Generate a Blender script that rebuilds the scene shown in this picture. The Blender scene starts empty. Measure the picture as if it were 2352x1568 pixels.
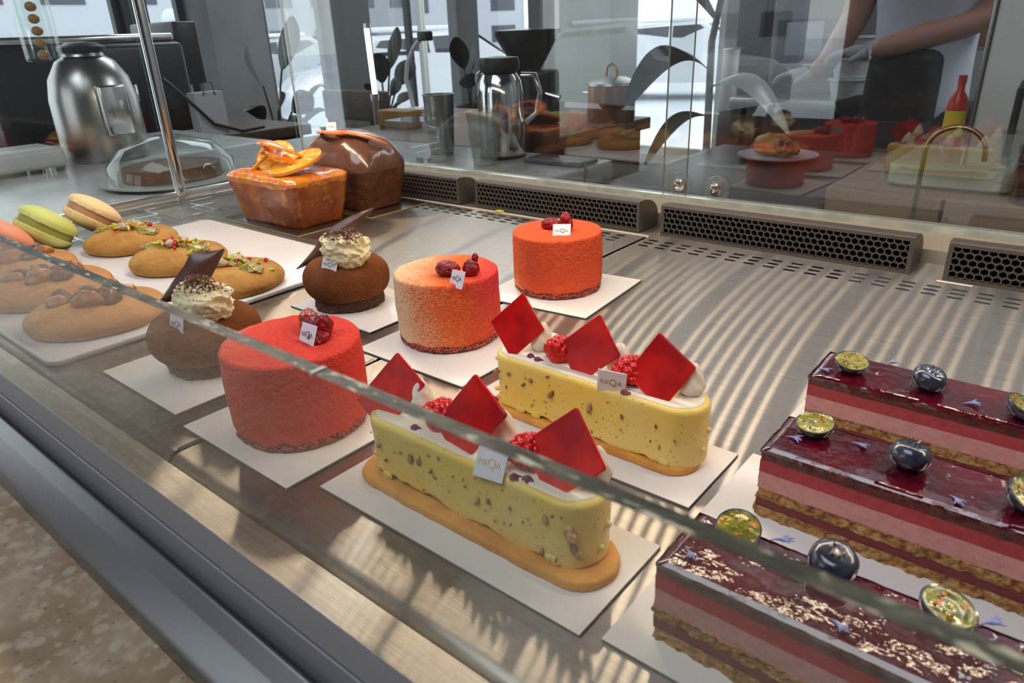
import bpy, bmesh, math, random
from mathutils import Vector, Matrix, noise, Euler

sc = bpy.context.scene
COL = sc.collection
random.seed(7)
PI = math.pi

# ------------------------------------------------------------------ camera
cam_d = bpy.data.cameras.new('camera')
cam = bpy.data.objects.new('camera', cam_d)
COL.objects.link(cam)
sc.camera = cam
cam_d.sensor_width = 36.0
cam_d.lens = 1622.65 / 2352 * 36.0
cam_d.clip_start = 0.01
cam_d.clip_end = 400
right = Vector((0.77200157, 0.63456187, -0.0366716))
down = Vector((0.22966083, -0.33226953, -0.91479662))
fwd = Vector((-0.59267991, 0.6978024, -0.40224661))
m = Matrix((right, -down, -fwd)).transposed().to_4x4()
m.translation = Vector((0, 0, 0.2))
cam.matrix_world = m
cam_d.dof.use_dof = True
cam_d.dof.focus_distance = 0.50
cam_d.dof.aperture_fstop = 24.0

# ------------------------------------------------------------------ world / exposure
w = bpy.data.worlds.new('overcast_sky')
sc.world = w
w.use_nodes = True
wn = w.node_tree.nodes
wn['Background'].inputs[0].default_value = (0.90, 0.94, 1.0, 1)
wn['Background'].inputs[1].default_value = 1.6
vs = sc.view_settings
vs.view_transform = 'Standard'
vs.look = 'None'
vs.gamma = 1
vs.use_curve_mapping = False
vs.exposure = 0.40
try:
    sc.cycles.max_bounces = 10
    sc.cycles.transparent_max_bounces = 24
    sc.cycles.diffuse_bounces = 3
    sc.cycles.glossy_bounces = 4
    sc.cycles.caustics_reflective = False
    sc.cycles.caustics_refractive = False
    sc.cycles.sample_clamp_indirect = 4
    sc.cycles.use_denoising = True
except Exception:
    pass


def area(name, loc, rot, sx, sy, power, col):
    l = bpy.data.lights.new(name, 'AREA')
    l.shape = 'RECTANGLE'
    l.size = sx
    l.size_y = sy
    l.energy = power
    l.color = col
    o = bpy.data.objects.new(name, l)
    o.location = loc
    o.rotation_euler = rot
    COL.objects.link(o)
    return o


# unseen overhead panels added to fill the room with even light
area('added_fill_light', (-0.5, -1.0, 1.85), (0, 0, 0), 1.8, 1.4, 26, (0.86, 0.92, 1.0))
area('added_fill_light', (-2.9, 2.6, 1.85), (0, 0, 0), 1.2, 1.4, 24, (0.86, 0.92, 1.0))
area('added_fill_light', (0.9, 3.0, 1.85), (0, 0, 0), 1.1, 0.9, 34, (0.9, 0.94, 1.0))


# ------------------------------------------------------------------ tagging
def tag(o, label=None, cat=None, group=None, kind=None):
    if label: o['label'] = label
    if cat: o['category'] = cat
    if group: o['group'] = group
    if kind: o['kind'] = kind
    return o


def empty(name, loc, label=None, cat=None, group=None, rz=0.0):
    o = bpy.data.objects.new(name, None)
    o.empty_display_size = 0.02
    o.location = loc
    o.rotation_euler = (0, 0, rz)
    COL.objects.link(o)
    return tag(o, label, cat, group)


def copy_tree(o, parent=None):
    c = o.copy()
    COL.objects.link(c)
    if parent: c.parent = parent
    for ch in list(o.children):
        copy_tree(ch, c)
    return c


# ------------------------------------------------------------------ materials
def setin(node, names, val):
    for n in names:
        if n in node.inputs:
            node.inputs[n].default_value = val
            return


def mk(name, col, rough=0.5, metal=0.0, spec=0.5, coat=0.0, coat_r=0.05, sss=0.0, sssr=0.003,
       bumps=(), var=None, spots=None, emit=None, es=1.0, trans=0.0, ior=1.45, alpha=1.0, sheen=0.0,
       stretch=None):
    """procedural material; bumps = [(scale, strength, distance, detail)],
    var = [(scale, colour, lo, hi, detail)], spots = [(scale, colour, threshold)]"""
    mt = bpy.data.materials.new(name)
    mt.use_nodes = True
    nt = mt.node_tree
    N, L = nt.nodes, nt.links
    b = N['Principled BSDF']
    b.inputs['Base Color'].default_value = (*col, 1)
    b.inputs['Roughness'].default_value = rough
    b.inputs['Metallic'].default_value = metal
    setin(b, ['Specular IOR Level'], spec)
    setin(b, ['Coat Weight'], coat)
    setin(b, ['Coat Roughness'], coat_r)
    setin(b, ['IOR'], ior)
    setin(b, ['Transmission Weight'], trans)
    setin(b, ['Alpha'], alpha)
    setin(b, ['Sheen Weight'], sheen)
    if sss:
        setin(b, ['Subsurface Weight'], sss)
        setin(b, ['Subsurface Radius'], (1.0, 0.6, 0.4))
        setin(b, ['Subsurface Scale'], sssr)
    if emit:
        setin(b, ['Emission Color'], (*emit, 1))
        setin(b, ['Emission Strength'], es)
    tc = N.new('ShaderNodeTexCoord')
    vec = tc.outputs['Object']
    if stretch:
        mp = N.new('ShaderNodeMapping')
        mp.inputs['Scale'].default_value = stretch
        L.new(vec, mp.inputs[0])
        vec = mp.outputs[0]
    cur = None
    for (s, c2, lo, hi, det) in (var or ()):
        n = N.new('ShaderNodeTexNoise')
        n.inputs['Scale'].default_value = s
        n.inputs['Detail'].default_value = det
        L.new(vec, n.inputs['Vector'])
        mr = N.new('ShaderNodeMapRange')
        mr.inputs[1].default_value = lo
        mr.inputs[2].default_value = hi
        L.new(n.outputs[0], mr.inputs[0])
        mx = N.new('ShaderNodeMixRGB')
        L.new(mr.outputs[0], mx.inputs[0])
        if cur: L.new(cur, mx.inputs[1])
        else: mx.inputs[1].default_value = (*col, 1)
        mx.inputs[2].default_value = (*c2, 1)
        cur = mx.outputs[0]
    for (s, c2, thr) in (spots or ()):
        v = N.new('ShaderNodeTexVoronoi')
        v.inputs['Scale'].default_value = s
        L.new(vec, v.inputs['Vector'])
        mr = N.new('ShaderNodeMapRange')
        mr.inputs[1].default_value = thr
        mr.inputs[2].default_value = thr * 0.7
        L.new(v.outputs['Distance'], mr.inputs[0])
        mx = N.new('ShaderNodeMixRGB')
        L.new(mr.outputs[0], mx.inputs[0])
        if cur: L.new(cur, mx.inputs[1])
        else: mx.inputs[1].default_value = (*col, 1)
        mx.inputs[2].default_value = (*c2, 1)
        cur = mx.outputs[0]
    if cur: L.new(cur, b.inputs['Base Color'])
    last = None
    for (s, st, dist, det) in bumps:
        n = N.new('ShaderNodeTexNoise')
        n.inputs['Scale'].default_value = s
        n.inputs['Detail'].default_value = det
        L.new(vec, n.inputs['Vector'])
        bp = N.new('ShaderNodeBump')
        bp.inputs['Strength'].default_value = st
        bp.inputs['Distance'].default_value = dist
        L.new(n.outputs[0], bp.inputs['Height'])
        if last: L.new(last, bp.inputs['Normal'])
        last = bp.outputs[0]
    if last: L.new(last, b.inputs['Normal'])
    return mt


def brushed(name, col, r=0.24, aniso=0.85, dark=0.5, grain=1.0, along='X'):
    """stainless steel brushed along one axis: sharp across LEDs, wide along the other axis"""
    mt = bpy.data.materials.new(name)
    mt.use_nodes = True
    nt = mt.node_tree
    N, L = nt.nodes, nt.links
    N.remove(N['Principled BSDF'])
    out = N['Material Output']
    tc = N.new('ShaderNodeTexCoord')
    mp = N.new('ShaderNodeMapping')
    mp.inputs['Scale'].default_value = (30, 2600, 2600) if along == 'X' else (2600, 30, 2600)
    L.new(tc.outputs['Object'], mp.inputs[0])
    n = N.new('ShaderNodeTexNoise')
    n.inputs['Scale'].default_value = 1.0
    n.inputs['Detail'].default_value = 2
    L.new(mp.outputs[0], n.inputs['Vector'])
    cr = N.new('ShaderNodeMapRange')
    cr.inputs[1].default_value = 0.3
    cr.inputs[2].default_value = 0.7
    cr.inputs[3].default_value = 1 - 0.22 * grain
    cr.inputs[4].default_value = 1 + 0.22 * grain
    L.new(n.outputs[0], cr.inputs[0])
    mul = N.new('ShaderNodeVectorMath')
    mul.operation = 'SCALE'
    mul.inputs[0].default_value = col
    L.new(cr.outputs[0], mul.inputs['Scale'])
    g = N.new('ShaderNodeBsdfAnisotropic')
    g.inputs['Roughness'].default_value = r
    g.inputs['Anisotropy'].default_value = aniso
    tv = N.new('ShaderNodeCombineXYZ')
    tv.inputs[0].default_value = 1 if along == 'X' else 0
    tv.inputs[1].default_value = 0 if along == 'X' else 1
    L.new(tv.outputs[0], g.inputs['Tangent'])
    L.new(mul.outputs[0], g.inputs['Color'])
    g2 = N.new('ShaderNodeBsdfAnisotropic')
    g2.inputs['Roughness'].default_value = 0.55
    g2.inputs['Anisotropy'].default_value = 0.3
    L.new(tv.outputs[0], g2.inputs['Tangent'])
    L.new(mul.outputs[0], g2.inputs['Color'])
    mx = N.new('ShaderNodeMixShader')
    mx.inputs[0].default_value = dark
    L.new(g.outputs[0], mx.inputs[1])
    L.new(g2.outputs[0], mx.inputs[2])
    L.new(mx.outputs[0], out.inputs['Surface'])
    return mt


def glass_mat(name, tint=(0.97, 0.99, 0.98), ior=1.5, boost=1.0, haze=0.0, rough=0.0):
    """thin clear sheet: straight-through view plus Fresnel mirror"""
    mt = bpy.data.materials.new(name)
    mt.use_nodes = True
    nt = mt.node_tree
    N, L = nt.nodes, nt.links
    N.remove(N['Principled BSDF'])
    out = N['Material Output']
    t = N.new('ShaderNodeBsdfTransparent')
    t.inputs[0].default_value = (*tint, 1)
    g = N.new('ShaderNodeBsdfGlossy')
    g.inputs['Roughness'].default_value = rough
    f = N.new('ShaderNodeFresnel')
    ge = N.new('ShaderNodeNewGeometry')
    im = N.new('ShaderNodeMapRange')      # same mirror strength from either side of the sheet
    im.inputs[3].default_value = ior
    im.inputs[4].default_value = 1 / ior
    L.new(ge.outputs['Backfacing'], im.inputs[0])
    L.new(im.outputs[0], f.inputs['IOR'])
    mu = N.new('ShaderNodeMath')
    mu.operation = 'MULTIPLY'
    mu.use_clamp = True
    mu.inputs[1].default_value = boost
    L.new(f.outputs[0], mu.inputs[0])
    mx = N.new('ShaderNodeMixShader')
    L.new(mu.outputs[0], mx.inputs[0])
    L.new(t.outputs[0], mx.inputs[1])
    L.new(g.outputs[0], mx.inputs[2])
    res = mx.outputs[0]
    if haze:
        d = N.new('ShaderNodeBsdfDiffuse')
        d.inputs[0].default_value = (0.8, 0.8, 0.78, 1)
        tc = N.new('ShaderNodeTexCoord')
        n = N.new('ShaderNodeTexNoise')
        n.inputs['Scale'].default_value = 14
        n.inputs['Detail'].default_value = 4
        L.new(tc.outputs['Object'], n.inputs['Vector'])
        mr = N.new('ShaderNodeMapRange')
        mr.inputs[1].default_value = 0.3
        mr.inputs[2].default_value = 0.8
        mr.inputs[3].default_value = haze * 0.5
        mr.inputs[4].default_value = haze * 1.6
        L.new(n.outputs[0], mr.inputs[0])
        m2 = N.new('ShaderNodeMixShader')
        L.new(mr.outputs[0], m2.inputs[0])
        L.new(res, m2.inputs[1])
        L.new(d.outputs[0], m2.inputs[2])
        res = m2.outputs[0]
    L.new(res, out.inputs['Surface'])
    return mt


# ------------------------------------------------------------------ mesh collector
class G:
    def __init__(s):
        s.v, s.f = [], []

    def add(s, vs_, fs):
        o = len(s.v)
        s.v += [tuple(p) for p in vs_]
        s.f += [tuple(i + o for i in f) for f in fs]
        return s

    def box(s, x0, x1, y0, y1, z0, z1):
        return s.add([(x0, y0, z0), (x1, y0, z0), (x1, y1, z0), (x0, y1, z0),
                      (x0, y0, z1), (x1, y0, z1), (x1, y1, z1), (x0, y1, z1)],
                     [(0, 3, 2, 1), (4, 5, 6, 7), (0, 1, 5, 4), (1, 2, 6, 5), (2, 3, 7, 6), (3, 0, 4, 7)])

    def rbox(s, x0, x1, y0, y1, z0, z1, r=0.002, seg=3, M=None):
        bm = bmesh.new()
        bmesh.ops.create_cube(bm, size=1)
        for v in bm.verts:
            v.co = Vector(((x0 + x1) / 2 + v.co.x * (x1 - x0), (y0 + y1) / 2 + v.co.y * (y1 - y0),
                           (z0 + z1) / 2 + v.co.z * (z1 - z0)))
        bmesh.ops.bevel(bm, geom=list(bm.edges), offset=r, segments=seg, profile=0.5, affect='EDGES')
        s.bm(bm, M)
        return s

    def bm(s, bm, M=None):
        bm.verts.index_update()
        s.add([(M @ v.co if M else v.co) for v in bm.verts], [[v.index for v in f.verts] for f in bm.faces])
        bm.free()

    def lathe(s, prof, n=48, c=(0, 0, 0), M=None, cap=True):
        """prof = [(r, z)] from bottom to top"""
        vs_, fs = [], []
        for (r, z) in prof:
            for k in range(n):
                a = 2 * PI * k / n
                p = Vector((c[0] + r * math.cos(a), c[1] + r * math.sin(a), c[2] + z))
                vs_.append(M @ p if M else p)
        for i in range(len(prof) - 1):
            for k in range(n):
                k2 = (k + 1) % n
                fs.append((i * n + k, i * n + k2, (i + 1) * n + k2, (i + 1) * n + k))
        if cap:
            if prof[0][0] > 1e-6: fs.append(tuple(range(n - 1, -1, -1)))
            if prof[-1][0] > 1e-6:
                o = (len(prof) - 1) * n
                fs.append(tuple(o + k for k in range(n)))
        return s.add(vs_, fs)

    def tube(s, pts, r, n=10, cap=True, closed=False):
        pts = [Vector(p) for p in pts]
        vs_, fs = [], []
        m_ = len(pts)
        up = None
        for i, p in enumerate(pts):
            if closed:
                t = (pts[(i + 1) % m_] - pts[i - 1]).normalized()
            else:
                t = (pts[min(i + 1, m_ - 1)] - pts[max(i - 1, 0)]).normalized()
            if up is None:
                up = Vector((0, 0, 1)) if abs(t.z) < 0.9 else Vector((1, 0, 0))
            a = t.cross(up).normalized()
            b_ = a.cross(t).normalized()
            up = b_
            rr = r[i] if isinstance(r, (list, tuple)) else r
            for k in range(n):
                q = 2 * PI * k / n
                vs_.append(p + a * math.cos(q) * rr + b_ * math.sin(q) * rr)
        for i in range(m_ if closed else m_ - 1):
            j = (i + 1) % m_
            for k in range(n):
                k2 = (k + 1) % n
                fs.append((i * n + k, i * n + k2, j * n + k2, j * n + k))
        if cap and not closed:
            fs.append(tuple(range(n - 1, -1, -1)))
            fs.append(tuple((m_ - 1) * n + k for k in range(n)))
        return s.add(vs_, fs)

    def ell(s, c, r, nu=24, nv=14, rot=None, fn=None):
        c = Vector(c)
        R = rot.to_matrix() if rot else None
        vs_, fs = [], []
        for i in range(nv + 1):
            th = PI * i / nv - PI / 2
            for k in range(nu):
                a = 2 * PI * k / nu
                p = Vector((math.cos(th) * math.cos(a), math.cos(th) * math.sin(a), math.sin(th)))
                if fn: p = fn(p)
                p = Vector((p.x * r[0], p.y * r[1], p.z * r[2]))
                if R: p = R @ p
                vs_.append(p + c)
        for i in range(nv):
            for k in range(nu):
                k2 = (k + 1) % nu
                fs.append((i * nu + k, i * nu + k2, (i + 1) * nu + k2, (i + 1) * nu + k))
        return s.add(vs_, fs)

    def prism(s, outline, z0, z1, r0=0.0, r1=0.0, seg=4, vsub=1, M=None, fan=False):
        """outline = ccw [(x,y)]; rounded lower and upper edges"""
        n = len(outline)
        nor = []
        for i in range(n):
            a, b_ = Vector(outline[i - 1]), Vector(outline[(i + 1) % n])
            d = (b_ - a).normalized()
            nor.append(Vector((d.y, -d.x)))
        rings = []
        if r0 > 0:
            for k in range(seg):
                q = PI / 2 * k / seg
                rings.append((r0 * (1 - math.sin(q)), z0 + r0 * (1 - math.cos(q))))
        za, zb = z0 + r0, z1 - r1
        for k in range(vsub + 1):
            rings.append((0, za + (zb - za) * k / vsub))
        if r1 > 0:
            for k in range(1, seg + 1):
                q = PI / 2 * k / seg
                rings.append((r1 * (1 - math.cos(q)), zb + r1 * math.sin(q)))
        vs_, fs = [], []
        for (ins, z) in rings:
            for i in range(n):
                p = Vector((outline[i][0] - nor[i].x * ins, outline[i][1] - nor[i].y * ins, z))
                vs_.append(M @ p if M else p)
        for j in range(len(rings) - 1):
            for i in range(n):
                i2 = (i + 1) % n
                fs.append((j * n + i, j * n + i2, (j + 1) * n + i2, (j + 1) * n + i))
        o = (len(rings) - 1) * n
        if fan:
            # dense rings inwards so that the top can be displaced
            cx = sum(p[0] for p in outline) / n
            cy = sum(p[1] for p in outline) / n
            prev = o
            base = [Vector(vs_[o + i]) for i in range(n)]
            ztop = rings[-1][1]
            c0 = Vector((cx, cy, ztop))
            if M: c0 = M @ c0
            for q in (0.85, 0.68, 0.5, 0.32, 0.15):
                st = len(vs_)
                for i in range(n): vs_.append(c0 + (base[i] - c0) * q)
                for i in range(n):
                    i2 = (i + 1) % n
                    fs.append((prev + i, prev + i2, st + i2, st + i))
                prev = st
            fs.append(tuple(prev + i for i in range(n)))
        else:
            fs.append(tuple(o + i for i in range(n)))
        fs.append(tuple(range(n - 1, -1, -1)))
        return s.add(vs_, fs)

    def warp(s, fn):
        s.v = [tuple(fn(Vector(p))) for p in s.v]
        return s

    def build(s, name, mat, parent=None, smooth=True, label=None, kind=None):
        me = bpy.data.meshes.new(name)
        me.from_pydata(s.v, [], s.f)
        me.validate()
        me.update()
        if smooth:
            bm = bmesh.new()
            bm.from_mesh(me)
            bmesh.ops.recalc_face_normals(bm, faces=bm.faces)
            for f in bm.faces: f.smooth = True
            lim = math.radians(38)
            for e in bm.edges:
                if len(e.link_faces) == 2 and e.calc_face_angle(0) > lim: e.smooth = False
            bm.to_mesh(me)
            bm.free()
        else:
            bm = bmesh.new()
            bm.from_mesh(me)
            bmesh.ops.recalc_face_normals(bm, faces=bm.faces)
            bm.to_mesh(me)
            bm.free()
        mats = mat if isinstance(mat, (list, tuple)) else [mat]
        for q in mats: me.materials.append(q)
        o = bpy.data.objects.new(name, me)
        COL.objects.link(o)
        if parent: o.parent = parent
        return tag(o, label, None, None, kind)


def nz(p, s, seed=0.0):
    return noise.noise(Vector((p[0] * s + seed, p[1] * s - seed * 0.7, p[2] * s + seed * 1.3)))


def rounded_rect(x0, x1, y0, y1, r, n=6):
    o = []
    for (cx, cy, a0) in ((x1 - r, y0 + r, -PI / 2), (x1 - r, y1 - r, 0), (x0 + r, y1 - r, PI / 2), (x0 + r, y0 + r, PI)):
        for k in range(n + 1):
            a = a0 + PI / 2 * k / n
            o.append((cx + r * math.cos(a), cy + r * math.sin(a)))
    return o


def stadium(x0, x1, yc, hw, n=14, side=20):
    o = []
    for k in range(side): o.append((x0 + hw + (x1 - x0 - 2 * hw) * k / side, yc - hw))
    for k in range(n): 
        a = -PI / 2 + PI * k / n
        o.append((x1 - hw + hw * math.cos(a), yc + hw * math.sin(a)))
    for k in range(side): o.append((x1 - hw - (x1 - x0 - 2 * hw) * k / side, yc + hw))
    for k in range(n):
        a = PI / 2 + PI * k / n
        o.append((x0 + hw + hw * math.cos(a), yc + hw * math.sin(a)))
    return o


def profile_x(g, prof, x0, x1):
    """sweep a closed (y,z) profile along x"""
    n = len(prof)
    vs_ = [(x0, y, z) for y, z in prof] + [(x1, y, z) for y, z in prof]
    fs = [(i, (i + 1) % n, n + (i + 1) % n, n + i) for i in range(n)]
    fs += [tuple(range(n - 1, -1, -1)), tuple(n + i for i in range(n))]
    return g.add(vs_, fs)


def text_geo(parts, depth=0.00012):
    """parts = [(text, size, x, y)] -> verts, faces in the xy plane"""
    V, F = [], []
    for (t, size, x, y) in parts:
        c = bpy.data.curves.new('lettering_source', 'FONT')
        c.body = t
        c.size = size
        c.extrude = depth
        c.offset = -0.00005
        c.resolution_u = 3
        o = bpy.data.objects.new('lettering_source', c)
        COL.objects.link(o)
        dg = bpy.context.evaluated_depsgraph_get()
        me = o.evaluated_get(dg).to_mesh()
        off = len(V)
        V += [(v.co.x + x, v.co.y + y, v.co.z) for v in me.vertices]
        F += [tuple(i + off for i in p.vertices) for p in me.polygons]
        o.evaluated_get(dg).to_mesh_clear()
        bpy.data.objects.remove(o)
        bpy.data.curves.remove(c)
    return V, F

# ================================================================== MATERIALS
STEEL = brushed('brushed_steel', (0.43, 0.405, 0.375), r=0.15, aniso=0.91, dark=0.28)
FRAME = brushed('frame_steel', (0.56, 0.53, 0.48), r=0.15, aniso=0.90, dark=0.4)
STEEL_D = mk('dull_steel', (0.36, 0.36, 0.35), 0.35, 1.0)
TRIM = mk('outer_trim_steel', (0.24, 0.245, 0.26), 0.34, 1.0, bumps=[(900, 0.05, 0.0004, 2)], stretch=(0.06, 1, 1))
CHROME = mk('chrome', (0.8, 0.79, 0.76), 0.12, 1.0)
GASKET = mk('black_gasket', (0.012, 0.012, 0.015), 0.6)
BAND = mk('grey_print', (0.25, 0.25, 0.275), 0.28, spec=0.6, bumps=[(60, 0.05, 0.001, 3)])
SEAL = mk('grey_seal', (0.20, 0.21, 0.23), 0.4)
DARK = mk('recess_shade_black', (0.01, 0.01, 0.01), 0.9)  # black put in for the shade inside slots and grille cells
CREAMW = mk('cream_wall_panel', (0.50, 0.44, 0.35), 0.35)
GLASS = glass_mat('clear_glass', tint=(0.965, 0.985, 0.975), boost=1.0)
GLASS_F = glass_mat('front_glass', tint=(0.95, 0.955, 0.935), boost=1.0, haze=0.009)
GLASS_B = glass_mat('sliding_door_acrylic', tint=(0.95, 0.965, 0.96), boost=2.5, haze=0.004)
ACRYL = glass_mat('clear_acrylic', tint=(0.93, 0.94, 0.94), boost=1.6, haze=0.06)
GEDGE = mk('polished_glass_edge', (0.030, 0.038, 0.032), 0.40, spec=0.12,  # light speckles in the colour stand in for glints along the edge
           var=[(200, (0.12, 0.12, 0.09), 0.48, 0.68, 4), (420, (0.46, 0.44, 0.33), 0.58, 0.68, 3)], bumps=[(500, 0.5, 0.0006, 4)], stretch=(0.35, 1, 1))
REDGE = mk('rear_glass_edge', (0.42, 0.47, 0.42), 0.2, metal=0.2, spec=0.8, coat=0.5,
           var=[(60, (0.62, 0.62, 0.52), 0.4, 0.7, 3)])
GRILLE = mk('grey_printed_plastic', (0.082, 0.070, 0.060), 0.42, spec=0.5, bumps=[(2600, 0.35, 0.0004, 1)])
CARD = mk('white_card', (0.80, 0.76, 0.72), 0.28, spec=0.45, bumps=[(90, 0.06, 0.001, 2)])
CARD_E = mk('card_edge', (0.30, 0.27, 0.24), 0.6)
TRAYW = mk('white_plastic_tray', (0.72, 0.70, 0.71), 0.22, spec=0.5)
TAGW = mk('white_tag', (0.74, 0.70, 0.76), 0.4)
GOLD = mk('gold_foil_letters', (0.42, 0.30, 0.10), 0.25, metal=0.8)
BROWNL = mk('brown_letters', (0.10, 0.075, 0.05), 0.4)


def velour(name, c1, c2, c3, axis, lo, hi, speck, spk_scale=900.0, top=None):
    """sprayed velvet: colour runs from c1 to c2 to c3 along a fixed direction of the cake, with spray specks"""
    mt = mk(name, c2, 0.75, spec=0.12, bumps=[(420, 1.0, 0.0022, 3), (1300, 1.0, 0.0010, 2)])
    nt = mt.node_tree
    N, L = nt.nodes, nt.links
    b = N['Principled BSDF']
    tc = N.new('ShaderNodeTexCoord')
    d = N.new('ShaderNodeVectorMath'); d.operation = 'DOT_PRODUCT'
    L.new(tc.outputs['Object'], d.inputs[0])
    d.inputs[1].default_value = axis
    n = N.new('ShaderNodeTexNoise')
    n.inputs['Scale'].default_value = spk_scale
    n.inputs['Detail'].default_value = 3
    L.new(tc.outputs['Object'], n.inputs['Vector'])
    n2 = N.new('ShaderNodeTexNoise')
    n2.inputs['Scale'].default_value = 70
    L.new(tc.outputs['Object'], n2.inputs['Vector'])
    a1 = N.new('ShaderNodeMath'); a1.operation = 'MULTIPLY_ADD'
    L.new(n.outputs[0], a1.inputs[0]); a1.inputs[1].default_value = speck; L.new(d.outputs['Value'], a1.inputs[2])
    a2 = N.new('ShaderNodeMath'); a2.operation = 'MULTIPLY_ADD'
    L.new(n2.outputs[0], a2.inputs[0]); a2.inputs[1].default_value = 0.02; L.new(a1.outputs[0], a2.inputs[2])
    mr = N.new('ShaderNodeMapRange')
    off = speck * 0.5 + 0.01
    mr.inputs[1].default_value = lo + off
    mr.inputs[2].default_value = hi + off
    L.new(a2.outputs[0], mr.inputs[0])
    cr = N.new('ShaderNodeValToRGB')
    e = cr.color_ramp.elements
    e[0].position = 0.0; e[0].color = (*c1, 1)
    e[1].position = 1.0; e[1].color = (*c3, 1)
    q = e.new(0.45); q.color = (*c2, 1)
    L.new(mr.outputs[0], cr.inputs[0])
    L.new(cr.outputs[0], b.inputs['Base Color'])
    return mt


V_RED = velour('red_velvet_spray', (0.82, 0.36, 0.26), (0.88, 0.105, 0.068), (0.84, 0.070, 0.048), (0.70, 0.50, -0.15), -0.045, -0.015, 0.01)
V_GRAD = velour('orange_cream_velvet_spray', (0.88, 0.64, 0.40), (0.90, 0.19, 0.045), (0.80, 0.045, 0.060), (0.78, 0.45, 0.25), -0.016, 0.045, 0.070)
V_ORA = velour('orange_velvet_spray', (0.86, 0.62, 0.42), (0.90, 0.165, 0.058), (0.90, 0.125, 0.046), (0.80, 0.35, 0.30), -0.034, -0.006, 0.04)
CRUMB_R = mk('sprayed_cocoa_crumb', (0.05, 0.025, 0.02), 0.8, var=[(700, (0.62, 0.10, 0.06), 0.42, 0.56, 3)],
             bumps=[(600, 1.0, 0.002, 4)])
CRUMB_D = mk('dark_cocoa_crumb', (0.055, 0.022, 0.012), 0.85, var=[(700, (0.14, 0.06, 0.035), 0.4, 0.65, 3)],
             bumps=[(500, 1.0, 0.002, 4)])
BERRY = mk('dried_red_berry', (0.34, 0.008, 0.014), 0.24, spec=0.4, coat=0.15, coat_r=0.08,
           var=[(160, (0.12, 0.004, 0.01), 0.4, 0.7, 4)], bumps=[(170, 1.0, 0.004, 4)])
RASP = mk('glazed_raspberry', (0.60, 0.008, 0.010), 0.18, spec=0.4, coat=0.25, coat_r=0.05,
          var=[(240, (0.75, 0.06, 0.02), 0.60, 0.80, 3)], bumps=[(220, 0.6, 0.002, 3)])
COCOA = mk('cocoa_powder', (0.165, 0.052, 0.018), 0.9, spec=0.08,
           var=[(50, (0.23, 0.085, 0.032), 0.35, 0.7, 4), (900, (0.10, 0.03, 0.012), 0.5, 0.8, 2)],
           bumps=[(900, 1.0, 0.0011, 3), (120, 0.3, 0.001, 2)])
CHOC = mk('dark_chocolate_sheet', (0.095, 0.042, 0.032), 0.30, spec=0.5, bumps=[(120, 0.12, 0.0008, 3)],
          var=[(60, (0.14, 0.07, 0.055), 0.45, 0.8, 3)])
REDCH = mk('red_cocoa_butter_plate', (0.66, 0.010, 0.006), 0.24, spec=0.28,
           var=[(45, (0.40, 0.004, 0.006), 0.42, 0.62, 2)], bumps=[(220, 0.10, 0.0005, 2)])
YEL = mk('yellow_white_chocolate', (0.86, 0.60, 0.115), 0.32, spec=0.35, sss=0.2, sssr=0.004,
         var=[(28, (0.84, 0.66, 0.22), 0.35, 0.65, 2)], spots=[(330, (0.42, 0.20, 0.06), 0.14)],
         bumps=[(70, 0.35, 0.0016, 3)])
NUT = mk('chopped_almond', (0.52, 0.30, 0.13), 0.55, var=[(300, (0.24, 0.10, 0.045), 0.45, 0.62, 3)], bumps=[(400, 0.5, 0.001, 3)])
CREAM = mk('whipped_cream', (0.84, 0.76, 0.62), 0.42, spec=0.35, sss=0.2, sssr=0.003, bumps=[(500, 0.25, 0.0006, 3)])
BISC = mk('shortbread', (0.74, 0.36, 0.075), 0.55, spec=0.3, var=[(60, (0.56, 0.24, 0.05), 0.4, 0.7, 4)],
          bumps=[(700, 0.5, 0.0007, 4), (90, 0.4, 0.001, 3)])
PETAL = mk('dried_rose_petal', (0.16, 0.02, 0.06), 0.5)
BPETAL = mk('blue_petal', (0.24, 0.28, 0.52), 0.6)


def add_dust(mt, col, scale=380.0, zlo=0.2, zhi=0.9, cover=0.5):
    """powder that settled on the upward faces (kept in the object's own coordinates)"""
    nt = mt.node_tree
    N, L = nt.nodes, nt.links
    b = N['Principled BSDF']
    geo = N.new('ShaderNodeTexCoord')
    sp = N.new('ShaderNodeSeparateXYZ')
    L.new(geo.outputs['Generated'], sp.inputs[0])
    n = N.new('ShaderNodeTexNoise')
    n.inputs['Scale'].default_value = scale
    n.inputs['Detail'].default_value = 5
    L.new(geo.outputs['Object'], n.inputs['Vector'])
    mr = N.new('ShaderNodeMapRange')
    mr.inputs[1].default_value = zlo
    mr.inputs[2].default_value = zhi
    L.new(sp.outputs['Z'], mr.inputs[0])
    a = N.new('ShaderNodeMath'); a.operation = 'ADD'
    L.new(mr.outputs[0], a.inputs[0]); L.new(n.outputs[0], a.inputs[1])
    m2 = N.new('ShaderNodeMapRange')
    m2.inputs[1].default_value = 1.5 - cover - 0.06
    m2.inputs[2].default_value = 1.5 - cover + 0.06
    L.new(a.outputs[0], m2.inputs[0])
    mx = N.new('ShaderNodeMixRGB')
    L.new(m2.outputs[0], mx.inputs[0])
    src = b.inputs['Base Color']
    if src.links:
        L.new(src.links[0].from_socket, mx.inputs[1])
    else:
        mx.inputs[1].default_value = src.default_value
    mx.inputs[2].default_value = (*col, 1)
    L.new(mx.outputs[0], src)
    return mt


QUEN = add_dust(mk('ivory_whipped_quenelle', (0.80, 0.70, 0.44), 0.38, spec=0.35, sss=0.2, sssr=0.003, bumps=[(160, 0.5, 0.0015, 4)]),
                (0.11, 0.038, 0.016), scale=620, zlo=0.30, zhi=1.15, cover=0.42)

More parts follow.
